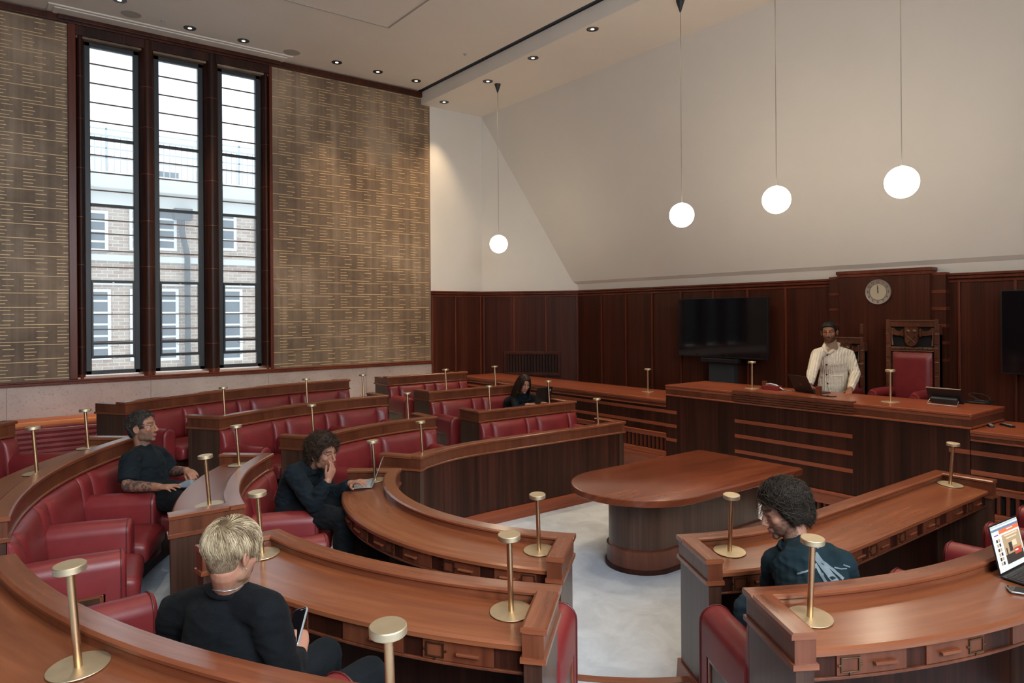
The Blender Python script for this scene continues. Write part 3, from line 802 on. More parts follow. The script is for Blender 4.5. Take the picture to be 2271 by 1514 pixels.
def arm(bk, q, rb, zf, t, put, L=.55):
    """padded arm at q, from the back radius rb inward by L; floor zf"""
    W = .085; zt = zf+.64
    x0, y0 = bk.pt(q, rb); x1, y1 = bk.pt(q, rb-1); e = Vector((x1-x0, y1-y0, 0)); s_ = Vector((-e.y, e.x, 0))
    def P(d, a, z): return Vector((x0, y0, 0))+e*d+s_*a+Vector((0, 0, z))
    def arch(zlow, w_, zt_):
        out = [(-w_, zlow)]
        for k in range(13): th = math.pi*(1-k/12); out.append((w_*math.cos(th), zt_-w_+w_*math.sin(th)))
        out.append((w_, zlow)); return out
    mb = MB(); rows = []
    for d, w_, dz in ((0, W, -.005), (.1, W*1.03, 0), (.3, W*1.04, .004), (L-.10, W*1.02, 0)):
        rows.append([P(d, a, z) for a, z in arch(zt-.225, w_, zt+dz)])
    mb.grid(rows, closed=True); mb.f += [tuple(range(14, -1, -1)), tuple(3*15+k for k in range(15))]; mb.uv += [None]*2; mb.mi += [0, 0]
    o = put(mb, 'armrest', 'leather', smooth=50)
    mb = MB(); rows = []
    for d, w_, zl in ((L-.105, W*1.02, zf+.12), (L-.03, W*1.02, zf+.12), (L-.012, W*.99, zf+.125), (L, W*.86, zf+.14), (L+.006, W*.6, zf+.18)):
        rows.append([P(d, a, z) for a, z in arch(zl, w_, zt-(W*1.02-w_)*.9)])
    mb.grid(rows, closed=True); mb.f += [tuple(range(14, -1, -1)), tuple(4*15+k for k in range(15))]; mb.uv += [None]*2; mb.mi += [0, 0]
    put(mb, 'arm_front', 'leather', parent=o, smooth=50)
    mb = MB(); mb.tube([P(L-.022, a*1.02, z) for a, z in arch(zf+.14, W*1.02, zt+.002)], .0045, 6); put(mb, 'piping', 'piping_leather', parent=o, smooth=60)
    mb = MB(); cen = P((L-.12)/2, 0, zf+.23); M = Matrix([(e.x, s_.x, 0), (e.y, s_.y, 0), (0, 0, 1)])
    mb.box(cen, (L-.13, .150, .34), rot=M); put(mb, 'arm_side_panel', 'end_wood', parent=o)
    mb = MB(); mb.box(P((L-.12)/2, 0, zf+.405), (L-.12, .166, .022), rot=M); mb.box(P(L-.125, 0, zf+.24), (.022, .166, .34), rot=M)
    put(mb, 'arm_edging', 'rail_wood', parent=o, bevel=.003)
    return o
def bench(label, bk, rb, zf, T, arms, group=None):
    """arms: list of q of the arms; seats lie between them"""
    t = thing('leather_bench', label, 'bench', (*bk.pt(sum(arms)/len(arms), rb-.3), zf))
    def put(mb, name, mat, parent=t, **kw):
        mb.v = [(v[0]-t.location.x, v[1]-t.location.y, v[2]-t.location.z) for v in mb.v]
        return mb.build(name, mat, parent, **kw)
    z1 = T-.152
    for k, q in enumerate(arms):
        arm(bk, q, rb-.02, zf, t, put)
        w_ = .095
        qa, qb = bk.off(q, rb, -w_), bk.off(q, rb, w_)
        if k == 0: qa = bk.off(q, rb, -.075)
        if k == len(arms)-1: qb = bk.off(q, rb, .075)
        put(pillow(bk, qa, qb, rb+.008, zf+.44, z1, .045), 'narrow_back_panel', 'leather', smooth=60)
    for k in range(len(arms)-1):
        qa, qb = bk.off(arms[k], rb, .097), bk.off(arms[k+1], rb, -.097)
        put(pillow(bk, qa, qb, rb+.008, zf+.40, z1, .065), 'back_panel', 'leather', smooth=60)
        r0 = rb-.66
        qa, qb = bk.off(arms[k], r0, .088), bk.off(arms[k+1], r0, -.088)
        put(cushion(bk, qa, qb, r0, rb-.02, zf+.26, zf+.43), 'seat_cushion', 'leather', smooth=70)
    put(sweep(bk, rect(rb-.50, rb-.02, zf, zf+.28, .004), a=bk.off(arms[0], rb, -.06), b_=bk.off(arms[-1], rb, .06), step=3), 'plinth', 'dark_wood', smooth=25)
    return t
def spread(bk, rb, n, e0=.085, e1=.085):
    a, b_ = bk.off(bk.q0(rb), rb, e0), bk.off(bk.q1(rb), rb, -e1); ua, ub = bk.ulen(a, rb), bk.ulen(b_, rb)
    out = []
    for k in range(n+1):
        u = ua+(ub-ua)*k/n; out.append(u/rb/D2R if u <= rb*math.pi/2 else 90+100*(u-rb*math.pi/2))
    return out
def mkb(key, r, zf, T, n, label): bench(label, BL[key], r, zf, T, spread(BL[key], r, n))
mkb('N2', R2, 0, T2, 2, 'red leather bench under the desk lamp end, its arms just below the blond man\'s desk')
mkb('M2', R2, 0, T2, 2, 'red leather bench the curly haired man sits on')
mkb('C2', R2, 0, T2, 2, 'red leather bench whose high back rises behind the curly haired man\'s laptop')
mkb('G2', R2, 0, T2, 2, 'two seat red leather bench in front of the woman\'s desk')
mkb('B2', R2, 0, T2, 2, 'red leather bench under the dark haired man leaning forward at the right')
mkb('B2s', R2, 0, T2, 2, 'red leather bench hidden behind the right edge desk, one arm showing by the laptop')
mkb('N3', R3, .15, T3, 3, 'red leather bench the blond man sits on')
mkb('M3', R3, .15, T3, 3, 'red leather bench with three big arms under the tattooed man')
mkb('C3', R3, .15, T3, 3, 'three seat red leather bench beside the tattooed man\'s desk, beyond the open step')
mkb('G3', R3, .15, T3, 2, 'red leather bench the long haired woman sits on')
mkb('C4', R4, .30, T4, 4, 'longest red leather bench, last row below the three windows')
mkb('G4', R4, .30, T4, 2, 'small red leather bench of the last row beside the panelled corner')
mkb('M4', R4, .30, T4, 3, 'red leather bench cut off by the left edge of the picture')
# low bench along the stone wall, ribbed front, top cushion coloured orange
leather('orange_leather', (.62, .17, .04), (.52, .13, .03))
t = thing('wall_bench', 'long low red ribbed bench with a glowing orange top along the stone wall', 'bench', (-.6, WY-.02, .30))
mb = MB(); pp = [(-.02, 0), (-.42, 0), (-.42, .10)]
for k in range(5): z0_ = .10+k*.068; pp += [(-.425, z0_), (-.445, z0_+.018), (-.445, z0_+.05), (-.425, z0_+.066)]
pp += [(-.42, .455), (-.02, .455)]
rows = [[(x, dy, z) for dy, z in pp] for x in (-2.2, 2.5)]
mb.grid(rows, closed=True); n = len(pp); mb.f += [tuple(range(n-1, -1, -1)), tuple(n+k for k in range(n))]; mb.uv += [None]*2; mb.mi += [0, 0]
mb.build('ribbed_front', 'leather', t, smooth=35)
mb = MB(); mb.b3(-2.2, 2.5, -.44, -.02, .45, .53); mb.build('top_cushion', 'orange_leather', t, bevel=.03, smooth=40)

# ---- brass lamps
def lamp_at(key, r, q, label, T, first=[None]):
    bk = BL[key]; x, y = bk.pt(q, r); rf = {T1: R1, T2: R2, T3: R3}.get(T)
    z = T-.058-(r-rf-CW)*SLOPE+.003
    dx, dy = bk.pt(q, r+1)[0]-x, bk.pt(q, r+1)[1]-y
    n = Vector((dx*SLOPE, dy*SLOPE, 1)).normalized()
    rot = Vector((0, 0, 1)).rotation_difference(n).to_euler()
    return place_lamp((x, y, z), rot, label, first)
PROTO = [None]
def place_lamp(loc, rot, label, first=None):
    if PROTO[0] is None:
        t = thing('desk_lamp', label, 'desk lamp', loc, 0, 'brass desk lamps'); t.rotation_euler = rot
        mb = MB(); mb.lathe([(.0001, 0), (.094, 0), (.095, .0015), (.094, .0035), (.013, .0035)], n=48); mb.build('base', 'brass_disc', t, smooth=30)
        mb = MB(); mb.lathe([(.0128, .0036), (.0128, .33)], n=24); mb.build('post', 'brass', t, smooth=40)
        mb = MB(); mb.lathe([(.0001, .326), (.047, .326), (.0495, .3285), (.0495, .3475), (.047, .35), (.0001, .35)], n=48); mb.build('head', 'brass_disc', t, smooth=30)
        PROTO[0] = t; return t
    return dup(PROTO[0], loc, 0, label, rot=rot)
def lamp_px(key, px, py, T, label, head=False):
    rf = {T1: R1, T2: R2, T3: R3}[T]; z = T-.058-.12*SLOPE+(.335 if head else 0)
    x, y = atZ(px, py, z); bk = BL[key]
    dx, dy = x-CX, (y-CY)*bk.sg
    if dx >= 0: r = dy; q = 90+100*dx
    else: r = math.hypot(dx, dy); q = math.atan2(dy, -dx)/D2R
    r = min(max(r, rf+CW+.085), rf+.43-.075)
    # keep clear of the end returns
    lo, hi = bk.off(bk.q0(r), r, .19), bk.off(bk.q1(r), r, -.19)
    return lamp_at(key, r, min(max(q, lo), hi), label, T)
lamp_px('A1', 1222, 1214, T1, 'brass desk lamp on the open step end of the long inner desk, before the table')
lamp_px('A1', 856, 1056, T1, 'brass desk lamp directly behind the silver laptop')
lamp_px('B1', 1615, 1222, T1, 'brass desk lamp to the left of the dark haired man leaning forward')
lamp_px('B1', 2137, 1064, T1, 'brass desk lamp at the far end of the right inner desk, below the remote controls')
lamp_px('D1', 937, 938, T1, 'brass desk lamp on the left end of the inner desk beyond the table', True)
lamp_px('D1', 1357, 882, T1, 'brass desk lamp on the right end of the inner desk beyond the table', True)
lamp_px('N2', 1152, 1350, T2, 'large brass desk lamp on the right end of the blond man\'s curved desk')
lamp_px('N2', 571, 1080, T2, 'brass desk lamp touching the right side of the blond head', True)
lamp_px('M2', 464, 1014, T2, 'brass desk lamp on the near end of the gleaming white desk', True)
lamp_px('M2', 547, 1022, T2, 'brass desk lamp on the far end of the gleaming white desk')
lamp_px('B2', 1796, 1370, T2, 'large brass desk lamp in front of the back of the dark haired man')
lamp_px('C2', 695, 898, T2, 'brass desk lamp rising above the curly haired man', True)
lamp_px('C2', 930, 868, T2, 'brass desk lamp just left of the bench arm, above the far inner desk', True)
lamp_px('G2', 1077, 855, T2, 'brass desk lamp on the left end of the woman\'s desk', True)
lamp_px('G2', 1226, 844, T2, 'brass desk lamp touching the right edge of the woman\'s black laptop', True)
lamp_px('N3', 183, 1478, T3, 'biggest brass desk lamp, on the nearest desk in the bottom left corner')
lamp_px('N3', 893, 1368, T3, 'brass desk lamp cut off by the bottom edge of the picture', True)
lamp_px('M3', 82, 1050, T3, 'brass desk lamp near the left edge, left of the red backrests')
lamp_px('M3', 245, 898, T3, 'brass desk lamp directly left of the tattooed man\'s head', True)
lamp_px('C3', 483, 858, T3, 'brass desk lamp at the left end of the row below the leftmost window', True)
lamp_px('C3', 660, 838, T3, 'brass desk lamp in the middle of the row below the right window', True)
lamp_px('C3', 831, 824, T3, 'brass desk lamp standing out against the stone wall', True)
lamp_px('G3', 971, 817, T3, 'brass desk lamp in front of the smallest far red bench', True)
lamp_px('G3', 1111, 808, T3, 'brass desk lamp just left of the long haired woman', True)
wood('throne_wood', (.06, .018, .009), (.105, .034, .016), (.16, .055, .026), (30, 30, 3), 'Object', .34, .8, .3)
wood('table_wood', (.115, .026, .011), (.19, .046, .019), (.28, .078, .033), (1.4, 13, 1), 'UV', .25, .95, .5)
# ------------------------------------------------------------------ the table in the pit
t = thing('table', 'large round ended wooden table standing on a solid pedestal', 'table', (5.4, 4.40, PIT))
def stadium(x0, x1, hy, n=24, rc=.03):
    pts = []
    for k in range(n+1): a = (-90-180*k/n)*D2R; pts.append((x0+hy+hy*math.cos(a), hy*math.sin(a)))
    for k in range(5): a = (90-90*k/4)*D2R; pts.append((x1-rc+rc*math.cos(a), hy-rc+rc*math.sin(a)))
    for k in range(5): a = (0-90*k/4)*D2R; pts.append((x1-rc+rc*math.cos(a), -hy+rc+rc*math.sin(a)))
    return pts
def slab(t, pts_fn, zs, name, mat, parent=None, smooth=30):
    mb = MB(); rows = [[(x, y, z) for x, y in pts_fn(ins)] for z, ins in zs]; n = len(rows[0])
    mb.grid(rows, lambda i, k: (rows[i][k % n][0], rows[i][k % n][1]+rows[i][k % n][2]), closed=True)
    mb.f += [tuple(range(n-1, -1, -1)), tuple((len(rows)-1)*n+k for k in range(n))]; mb.mi += [0, 0]
    mb.uv += [[(rows[0][k][0], rows[0][k][1]) for k in range(n-1, -1, -1)], [(rows[-1][k][0], rows[-1][k][1]) for k in range(n)]]
    return mb.build(name, mat, parent or t, smooth=smooth)
top_z = .74
S = lambda x0, x1, hy, rc=.04: (lambda ins: stadium(x0+ins, x1-ins, hy-ins, rc=rc))
slab(t, S(-1.17, 1.17, .635), [(top_z-.06, .004), (top_z-.056, 0), (top_z-.008, 0), (top_z-.002, .004), (top_z, .010)], 'tabletop', 'table_wood')
slab(t, S(-.82, .92, .30), [(.20, 0), (top_z-.06, 0)], 'pedestal', 'end_wood')
slab(t, S(-.84, .94, .32), [(.035, 0), (.19, 0), (.20, .008), (.205, .018)], 'plinth', 'fascia_wood')
slab(t, S(-.855, .955, .335), [(0, 0), (.03, 0), (.04, .012)], 'foot_moulding', 'dark_wood')

# ------------------------------------------------------------------ speaker's desk and the two side counters
DX, DXR = 7.5, 8.36
DY0, DY1 = 2.62, 6.30
t = thing('speakers_desk', 'tall wooden desk across the far side with four thin inlaid bands', 'desk', (DX, (DY0+DY1)/2, PIT))
L0 = Vector(t.location)
def part(mb, name, mat, parent=None, **kw):
    mb.v = [(v[0]-L0.x, v[1]-L0.y, v[2]-L0.z) for v in mb.v]; return mb.build(name, mat, parent or t, **kw)
mb = MB(); mb.b3(DX, DX+.04, DY0, DY1, .20, 1.10); mb.b3(DX+.04, DXR, DY0, DY0+.04, .2, 1.10); mb.b3(DX+.04, DXR, DY1-.04, DY1, .2, 1.10)
part(mb, 'front_panel', 'dark_wood')
mb = MB(); mb.b3(DX+.04, DXR, DY0+.04, DY1-.04, 1.0, 1.08); part(mb, 'under_top', 'dark_wood')
mb = MB(); mb.b3(DX-.005, DX+.04, DY0-.005, DY1, 1.09, 1.165, grain='y'); mb.b3(DX+.04, DXR, DY0-.005, DY0+.04, 1.09, 1.165); part(mb, 'fascia', 'fascia_wood')
mb = MB(); mb.b3(DX-.02, DXR, DY0-.02, DY1, 1.195, 1.22, grain='y'); mb.b3(DX-.012, DXR, DY0-.012, DY1, 1.163, 1.193, grain='y'); part(mb, 'desktop', 'red_wood', bevel=.005)
mb = MB(); mb.b3(DX-.018, DX+.03, DY0-.018, DY1, 1.075, 1.095, grain='y'); mb.b3(DX+.03, DXR, DY0-.018, DY0+.03, 1.075, 1.095); part(mb, 'moulding', 'red_wood', bevel=.006)
mb = MB()
for k in range(4): mb.b3(DX-.05+k*.007, DX+.0, 3.72, 5.22, 1.215-k*.028-.026, 1.215-k*.028+.004 if k == 0 else 1.215-k*.028-.004, grain='y')
mb.b3(DX-.04, DX+.05, 3.72, 5.22, 1.215, 1.238, grain='y')
part(mb, 'raised_ledge', 'fascia_wood', bevel=.003)
for z, ya_, yb_ in [(z, 3.74, 5.21) for z in (.86, .675, .485)]+[(z, DY1-.18, DY1) for z in (.86, .675, .485)]+[(.86, DY0, DY0+.18)]:
    mb = MB(); mb.b3(DX-.006, DX+.01, ya_, yb_, z-.025, z+.018, grain='y'); part(mb, 'inlaid_band', 'red_wood')
mb = MB(); mb.b3(DX-.02, DX+.03, DY0, DY1, .185, .215, grain='y'); mb.b3(DX-.01, DX+.02, DY0, DY1, .07, .185, grain='y'); mb.b3(DX-.025, DX+.02, DY0, DY1, PIT, -.055, grain='y'); part(mb, 'base_moulding', 'red_wood', bevel=.005)
def grille(y0, y1, z0, z1, parent, pitch=.075, nm='grille'):
    b_ = MB(); b_.b3(DX+.03, DX+.05, y0, y1, z0, z1); g = part(b_, nm, 'vent_dark', parent)
    m_ = MB(); n = int((y1-y0)/pitch)
    for k in range(n): m_.b3(DX-.0, DX+.03, y0+k*pitch, y0+k*pitch+.028, z0, z1)
    part(m_, 'slats', 'stile_wood', g); return g
grille(DY0, DY1, -.055, .07, t)
for nm, y0, y1, zt, lb in (('side_counter', DY1+.005, 11.35, 1.02, 'long low counter left of the speaker\'s desk, below the wall screen'),
                           ('side_counter', SY+.3, DY0-.005, 1.07, 'low counter at the right edge with two remote controls')):
    t = thing(nm, lb, 'counter', (DX, (y0+y1)/2, PIT)); L0 = Vector(t.location)
    mb = MB(); mb.b3(DX+.01, DX+.05, y0, y1, .56, zt-.10); mb.b3(DXR-.03, DXR, y0, y1, .35, zt-.02); part(mb, 'front_panel', 'dark_wood')
    mb = MB(); mb.b3(DX-.02, DXR+.02, y0, y1, zt-.03, zt, grain='y'); mb.b3(DX-.01, DX+.1, y0, y1, zt-.055, zt-.03, grain='y'); part(mb, 'countertop', 'red_wood', bevel=.005)
    mb = MB(); mb.b3(DX+.005, DX+.05, y0, y1, zt-.10, zt-.05, grain='y'); part(mb, 'fascia', 'fascia_wood')
    mb = MB(); mb.b3(DX-.012, DX+.04, y0, y1, zt-.105, zt-.088, grain='y'); part(mb, 'moulding', 'red_wood', bevel=.005)
    for z in (.86, .675): mb = MB(); mb.b3(DX+.003, DX+.02, y0, y1, z-.025, z+.018, grain='y'); part(mb, 'inlaid_band', 'red_wood')
    mb = MB(); mb.b3(DX-.005, DX+.04, y0, y1, .49, .55, grain='y'); mb.b3(DX-.02, DX+.04, y0, y1, .545, .56, grain='y')
    mb.b3(DX-.02, DX+.04, y0, y1, .27, .31, grain='y'); mb.b3(DX-.05, DX+.04, y0, y1, .20, .24, grain='y'); mb.b3(DX-.035, DX+.04, y0, y1, .24, .27, grain='y')
    mb.b3(DX-.04, DX+.04, y0, y1, PIT, .20, grain='y')
    part(mb, 'plinth', 'red_wood', bevel=.004)
    grille(y0, y1, .31, .49, t)
y, z = 8.9, 1.02
x, y = atZ(1437, 868, 1.02+.004); place_lamp((min(x, 8.2), y, 1.021), (0, 0, 0), 'brass desk lamp on the low counter below the left wall screen')
for px, py, lb in ((1668, 861, 'brass desk lamp on the speaker\'s desk in front of the wall screen'), (1975, 891, 'brass desk lamp on the speaker\'s desk before the red throne')):
    x, y = atZ(px, py, 1.221); place_lamp((min(x, 8.2), y, 1.221), (0, 0, 0), lb)

# ------------------------------------------------------------------ clock wall, clock, screens, thrones
mb = MB(); ya, yb = 3.66, 4.86; xs_ = WX-.16
t = thing('clock_surround', 'tall stepped wooden panel behind the throne carrying the clock', 'wall panel', (xs_, (ya+yb)/2, .35)); L0 = Vector(t.location)
mb = MB(); mb.b3(xs_, WX-.0, ya+.03, yb-.03, .35, 2.72); part(mb, 'panel', 'panel_wood')
mb = MB(); mb.b3(xs_-.03, WX, ya, yb, 2.70, 2.745, grain='y'); mb.b3(xs_-.015, WX, ya+.01, yb-.01, 2.66, 2.70, grain='y'); part(mb, 'cornice', 'stile_wood', bevel=.006)
for yy0, yy1 in ((ya-.13, ya+.03), (yb-.03, yb+.13)):
    mb = MB(); mb.b3(xs_+.05, WX, yy0, yy1, .35, 2.66); o = part(mb, 'side_pier', 'panel_wood')
    for z in (2.657, 2.44, 2.23, 2.02, 1.81, 1.6): mb = MB(); mb.b3(xs_+.04, WX, yy0-.004, yy1+.004, z-.02, z+.02); part(mb, 'pier_band', 'stile_wood', o, bevel=.004)
# clock
cy_, cz_ = atX(1947, 647, xs_-.02)
t = thing('wall_clock', 'round silver wall clock with raised numerals above the throne', 'clock', (xs_-.004, cy_, cz_))
Rx = Matrix.Rotation(-math.pi/2, 3, 'Y')
plain('clock_ring', (.34, .29, .25), .42, .35); plain('clock_face', (.52, .45, .33), .55, .15); plain('numeral_metal', (.16, .11, .08), .4, .4)
mb = MB(); mb.lathe([(.0001, 0), (.162, 0), (.165, .012), (.160, .022), (.152, .018), (.112, .016), (.108, .022), (.104, .010)], n=56, M=Rx); mb.build('rim', 'clock_ring', t, smooth=40)
mb = MB(); mb.lathe([(.104, .004), (.104, .011)], n=48, M=Rx); mb.build('face', 'clock_face', t)
for k in range(12):
    c = bpy.data.curves.new('numeral', 'FONT'); c.body = str(k if k else 12); c.size = .042; c.extrude = .002; c.align_x = 'CENTER'; c.align_y = 'CENTER'
    o = bpy.data.objects.new('numeral', c); COL.objects.link(o); dg = bpy.context.evaluated_depsgraph_get()
    me = bpy.data.meshes.new_from_object(o.evaluated_get(dg)); bpy.data.objects.remove(o); bpy.data.curves.remove(c)
    o = bpy.data.objects.new('numeral', me); COL.objects.link(o); me.materials.append(MATS['numeral_metal']); o.parent = t
    a = k*30*D2R; o.location = (-.020, -.132*math.sin(a), .132*math.cos(a)); o.rotation_euler = Euler((math.pi/2, 0, -math.pi/2))
mb = MB()
for a, L, w_ in ((355, .088, .0035), (-1, .062, .005)):
    a *= D2R; e = Vector((0, -math.sin(a), math.cos(a))); s_ = Vector((0, math.cos(a), math.sin(a)))
    p = [Vector((-.018, 0, 0))+e*q+s_*g*w_ for q, g in ((-.015, 1), (L, .6), (L, -.6), (-.015, -1))]
    mb.add(p+[v+Vector((-.002, 0, 0)) for v in p], [(0, 1, 2, 3), (7, 6, 5, 4), (0, 4, 5, 1), (1, 5, 6, 2), (2, 6, 7, 3), (3, 7, 4, 0)])
mb.build('hands', 'black_plastic', t)
# left screen
ysl, ysr = atX(1504, 726, 9.2)[0], atX(1703, 726, 9.2)[0]; z0_, z1_ = 1.50, 2.43
t = thing('wall_screen', 'large black television on a dark stand left of the clock', 'television', (9.2, (ysl+ysr)/2, .35), 0); L0 = Vector(t.location)
mb = MB(); mb.b3(9.20, 9.24, ysr, ysl, z0_, z1_); part(mb, 'casing', 'black_plastic', bevel=.004)
mb = MB(); mb.b3(9.197, 9.2005, ysr+.012, ysl-.012, z0_+.02, z1_-.012); part(mb, 'screen', 'black_gloss')
yc_ = (ysl+ysr)/2
mb = MB(); mb.b3(9.12, 9.2, yc_-.36, yc_+.32, z0_-.075, z0_-.01); part(mb, 'soundbar', 'black_plastic', bevel=.01)
mb = MB(); mb.b3(9.2, 9.3, yc_-.24, yc_+.22, .6, z0_-.01); mb.b3(9.24, 9.3, yc_-.2, yc_+.2, z0_-.01, z1_-.3); part(mb, 'stand_column', 'dark_grey')
mb = MB(); mb.b3(9.0, 9.45, yc_-.4, yc_+.4, .35, .39); mb.b3(9.2, 9.3, yc_-.2, yc_+.2, .39, .6); part(mb, 'stand_base', 'dark_grey')
# right screen, cut by the frame
y1_ = atX(2220, 736, 9.2)[0]
t = thing('wall_screen', 'black television cut off by the right edge', 'television', (9.2, y1_-.8, .35)); L0 = Vector(t.location)
mb = MB(); mb.b3(9.20, 9.24, y1_-1.64, y1_, z0_-.01, z1_); part(mb, 'casing', 'black_plastic', bevel=.004)
mb = MB(); mb.b3(9.197, 9.2005, y1_-1.63, y1_-.012, z0_+.01, z1_-.012); part(mb, 'screen', 'black_gloss')
mb = MB(); mb.b3(9.2, 9.3, y1_-1.05, y1_-.6, .35, z1_-.3); part(mb, 'stand_column', 'dark_grey')
# thrones
plain('nail_brass', (.35, .24, .12), .4, .8)
def throne(loc, W, H, seat_z, label, crest=True):
    t = thing('throne', label, 'chair', loc)
    hw = W/2
    def B(*a, **k): mb = MB(); mb.b3(*a, **k); return mb
    # x: depth (front = -x), y: width, z: up
    mb = MB()
    for s_ in (-1, 1):
        mb.b3(-.03, .05, s_*hw-.035 if s_ > 0 else -hw-.0, s_*hw if s_ > 0 else -hw+.035, 0, H-.16)
        mb.b3(-.035, .05, s_*(hw-.03)-.03, s_*(hw-.03)+.03, 0, H-.05)
        for k in range(6): mb.b3(-.045, -.03, s_*(hw-.03)-.022, s_*(hw-.03)+.022, seat_z+.15+k*.17, seat_z+.15+k*.17+.13)
        mb.b3(-.05, -.01, s_*(hw-.02)-.018, s_*(hw-.02)+.018, H-.17, H-.15)
    mb.build('stile', 'throne_wood', t, bevel=.005)
    mb = MB(); mb.b3(-.035, .05, -hw+.05, hw-.05, H-.07, H); mb.b3(-.045, .055, -hw+.045, hw-.045, H-.008, H+.012)
    mb.b3(-.035, .04, -hw+.05, hw-.05, H-.36, H-.32); mb.b3(-.045, .04, -hw+.06, hw-.06, H-.375, H-.36)
    for k in range(-4, 5): mb.b3(-.05, -.035, k*.052-.02, k*.052+.02, H-.35, H-.33)
    mb.build('top_rail', 'throne_wood', t, bevel=.004)
    mb = MB(); mb.b3(.0, .04, -hw+.06, hw-.06, H-.33, H-.06)
    mb.build('crest_backing', 'vent_dark', t)
    # carved shield and swags
    if crest:
        mb = MB(); sw = .075; zc_ = H-.19
        poly = [(-sw, .12), (sw, .12), (sw, -.06), (sw*.7, -.10), (0, -.125), (-sw*.7, -.10), (-sw, -.06)]
        mb.v = []; mb.prism([(y, zc_+z) for y, z in poly], -.055, .0, axis='x')
        mb.prism([(y*1.35, zc_+.12+z) for y, z in ((-sw, 0), (sw, 0), (sw*.7, .035), (-sw*.7, .035))], -.065, .0, axis='x')
        for s_ in (-1, 1):
            mb.tube([(-.058, -s_*.045, zc_-.075), (-.062, 0, zc_-.035), (-.058, s_*.045, zc_+.005)], .006, 6)
            mb.lathe([(.0001, .01), (.022, .006), (.026, 0)], (-.056, s_*.036, zc_+.065), 12, M=Matrix.Rotation(-math.pi/2, 3, 'Y'))
            mb.b3(-.05, .0, s_*(sw+.028)-.012, s_*(sw+.028)+.012, zc_, zc_+.09)
            for q in range(5):
                rr = .055+q*.013; yc0 = s_*(hw-.155)
                pts = [(-.03-q*.003+.01, yc0+rr*1.15*math.cos(a*D2R), H-.085-rr*.85*math.sin(a*D2R)) for a in range(0, 181, 15)]
                mb.tube(pts, .008, 6)
            mb.tube([(-.03, s_*(hw-.075), H-.09), (-.03, s_*(hw-.072), H-.2), (-.03, s_*(hw-.08), H-.30)], [.014, .009, .016], 8)
        mb.build('carved_crest', 'throne_wood', t, smooth=50)
    # back pad
    mb = MB(); rows = []; zb0, zb1 = seat_z+.02, H-.385
    for i in range(15):
        u = i/14; row = []
        for k in range(17):
            v = k/16; s_ = superell(u, 6)*superell(v, 10)
            row.append((-.035-.045*s_, (-hw+.085)+(2*hw-.17)*u, zb0+(zb1-zb0)*v))
        rows.append(row)
    mb.grid(rows); rows3 = [[(.03, p[1], p[2]) for p in r] for r in rows]; mb.grid(rows3)
    for i in (0, 14): mb.grid([rows[i], rows3[i]])
    for k in (0, 16): mb.grid([[r[k] for r in rows], [r[k] for r in rows3]])
    mb.build('back_pad', 'leather', t, smooth=50)
    mb = MB()
    for s_ in (-1, 1):
        for k in range(int((zb1-zb0)/.022)): mb.lathe([(.0001, .004), (.004, .002), (.005, 0)], (-.036, s_*(hw-.083), zb0+.01+k*.022), 6, M=Matrix.Rotation(-math.pi/2, 3, 'Y'))
    for k in range(int((2*hw-.17)/.022)): mb.lathe([(.0001, .004), (.004, .002), (.005, 0)], (-.036, -hw+.09+k*.022, zb1+.003), 6, M=Matrix.Rotation(-math.pi/2, 3, 'Y'))
    mb.build('nail_trim', 'nail_brass', t)
    mb = MB(); mb.b3(-.56, .0, -hw+.06, hw-.06, seat_z-.14, seat_z); mb.build('seat', 'leather', t, bevel=.03, smooth=40)
    for s_ in (-1, 1):
        mb = MB(); yv = s_*(hw-.07)
        mb.tube([(-.02, yv, seat_z+.235), (-.30, yv, seat_z+.24), (-.50, yv, seat_z+.235), (-.56, yv, seat_z+.22)], [.055, .06, .062, .05], 18)
        o = mb.build('arm', 'leather', t, smooth=60)
        mb = MB(); mb.lathe([(.0001, .02), (.02, .018), (.024, .008), (.04, .008), (.055, .0), (.058, -.02)], (-.56, yv, seat_z+.22), 20, M=Matrix.Rotation(-math.pi/2, 3, 'Y')); mb.build('arm_scroll', 'leather', o, smooth=50)
        mb = MB(); mb.b3(-.53, -.46, yv-.03, yv+.03, 0, seat_z+.19); mb.build('leg', 'throne_wood', t, bevel=.006)
    mb = MB(); mb.b3(-.5, .0, -hw+.06, hw-.06, seat_z-.2, seat_z-.14); mb.build('seat_rail', 'throne_wood', t, bevel=.004)
    return t
throne((9.18, 3.82, .35), .62, 1.73, .62, 'tall red leather throne with a carved shield, right of the standing man')
throne((9.2, 4.66, .35), .50, 1.50, .56, 'lower carved throne mostly hidden behind the standing man', crest=True)
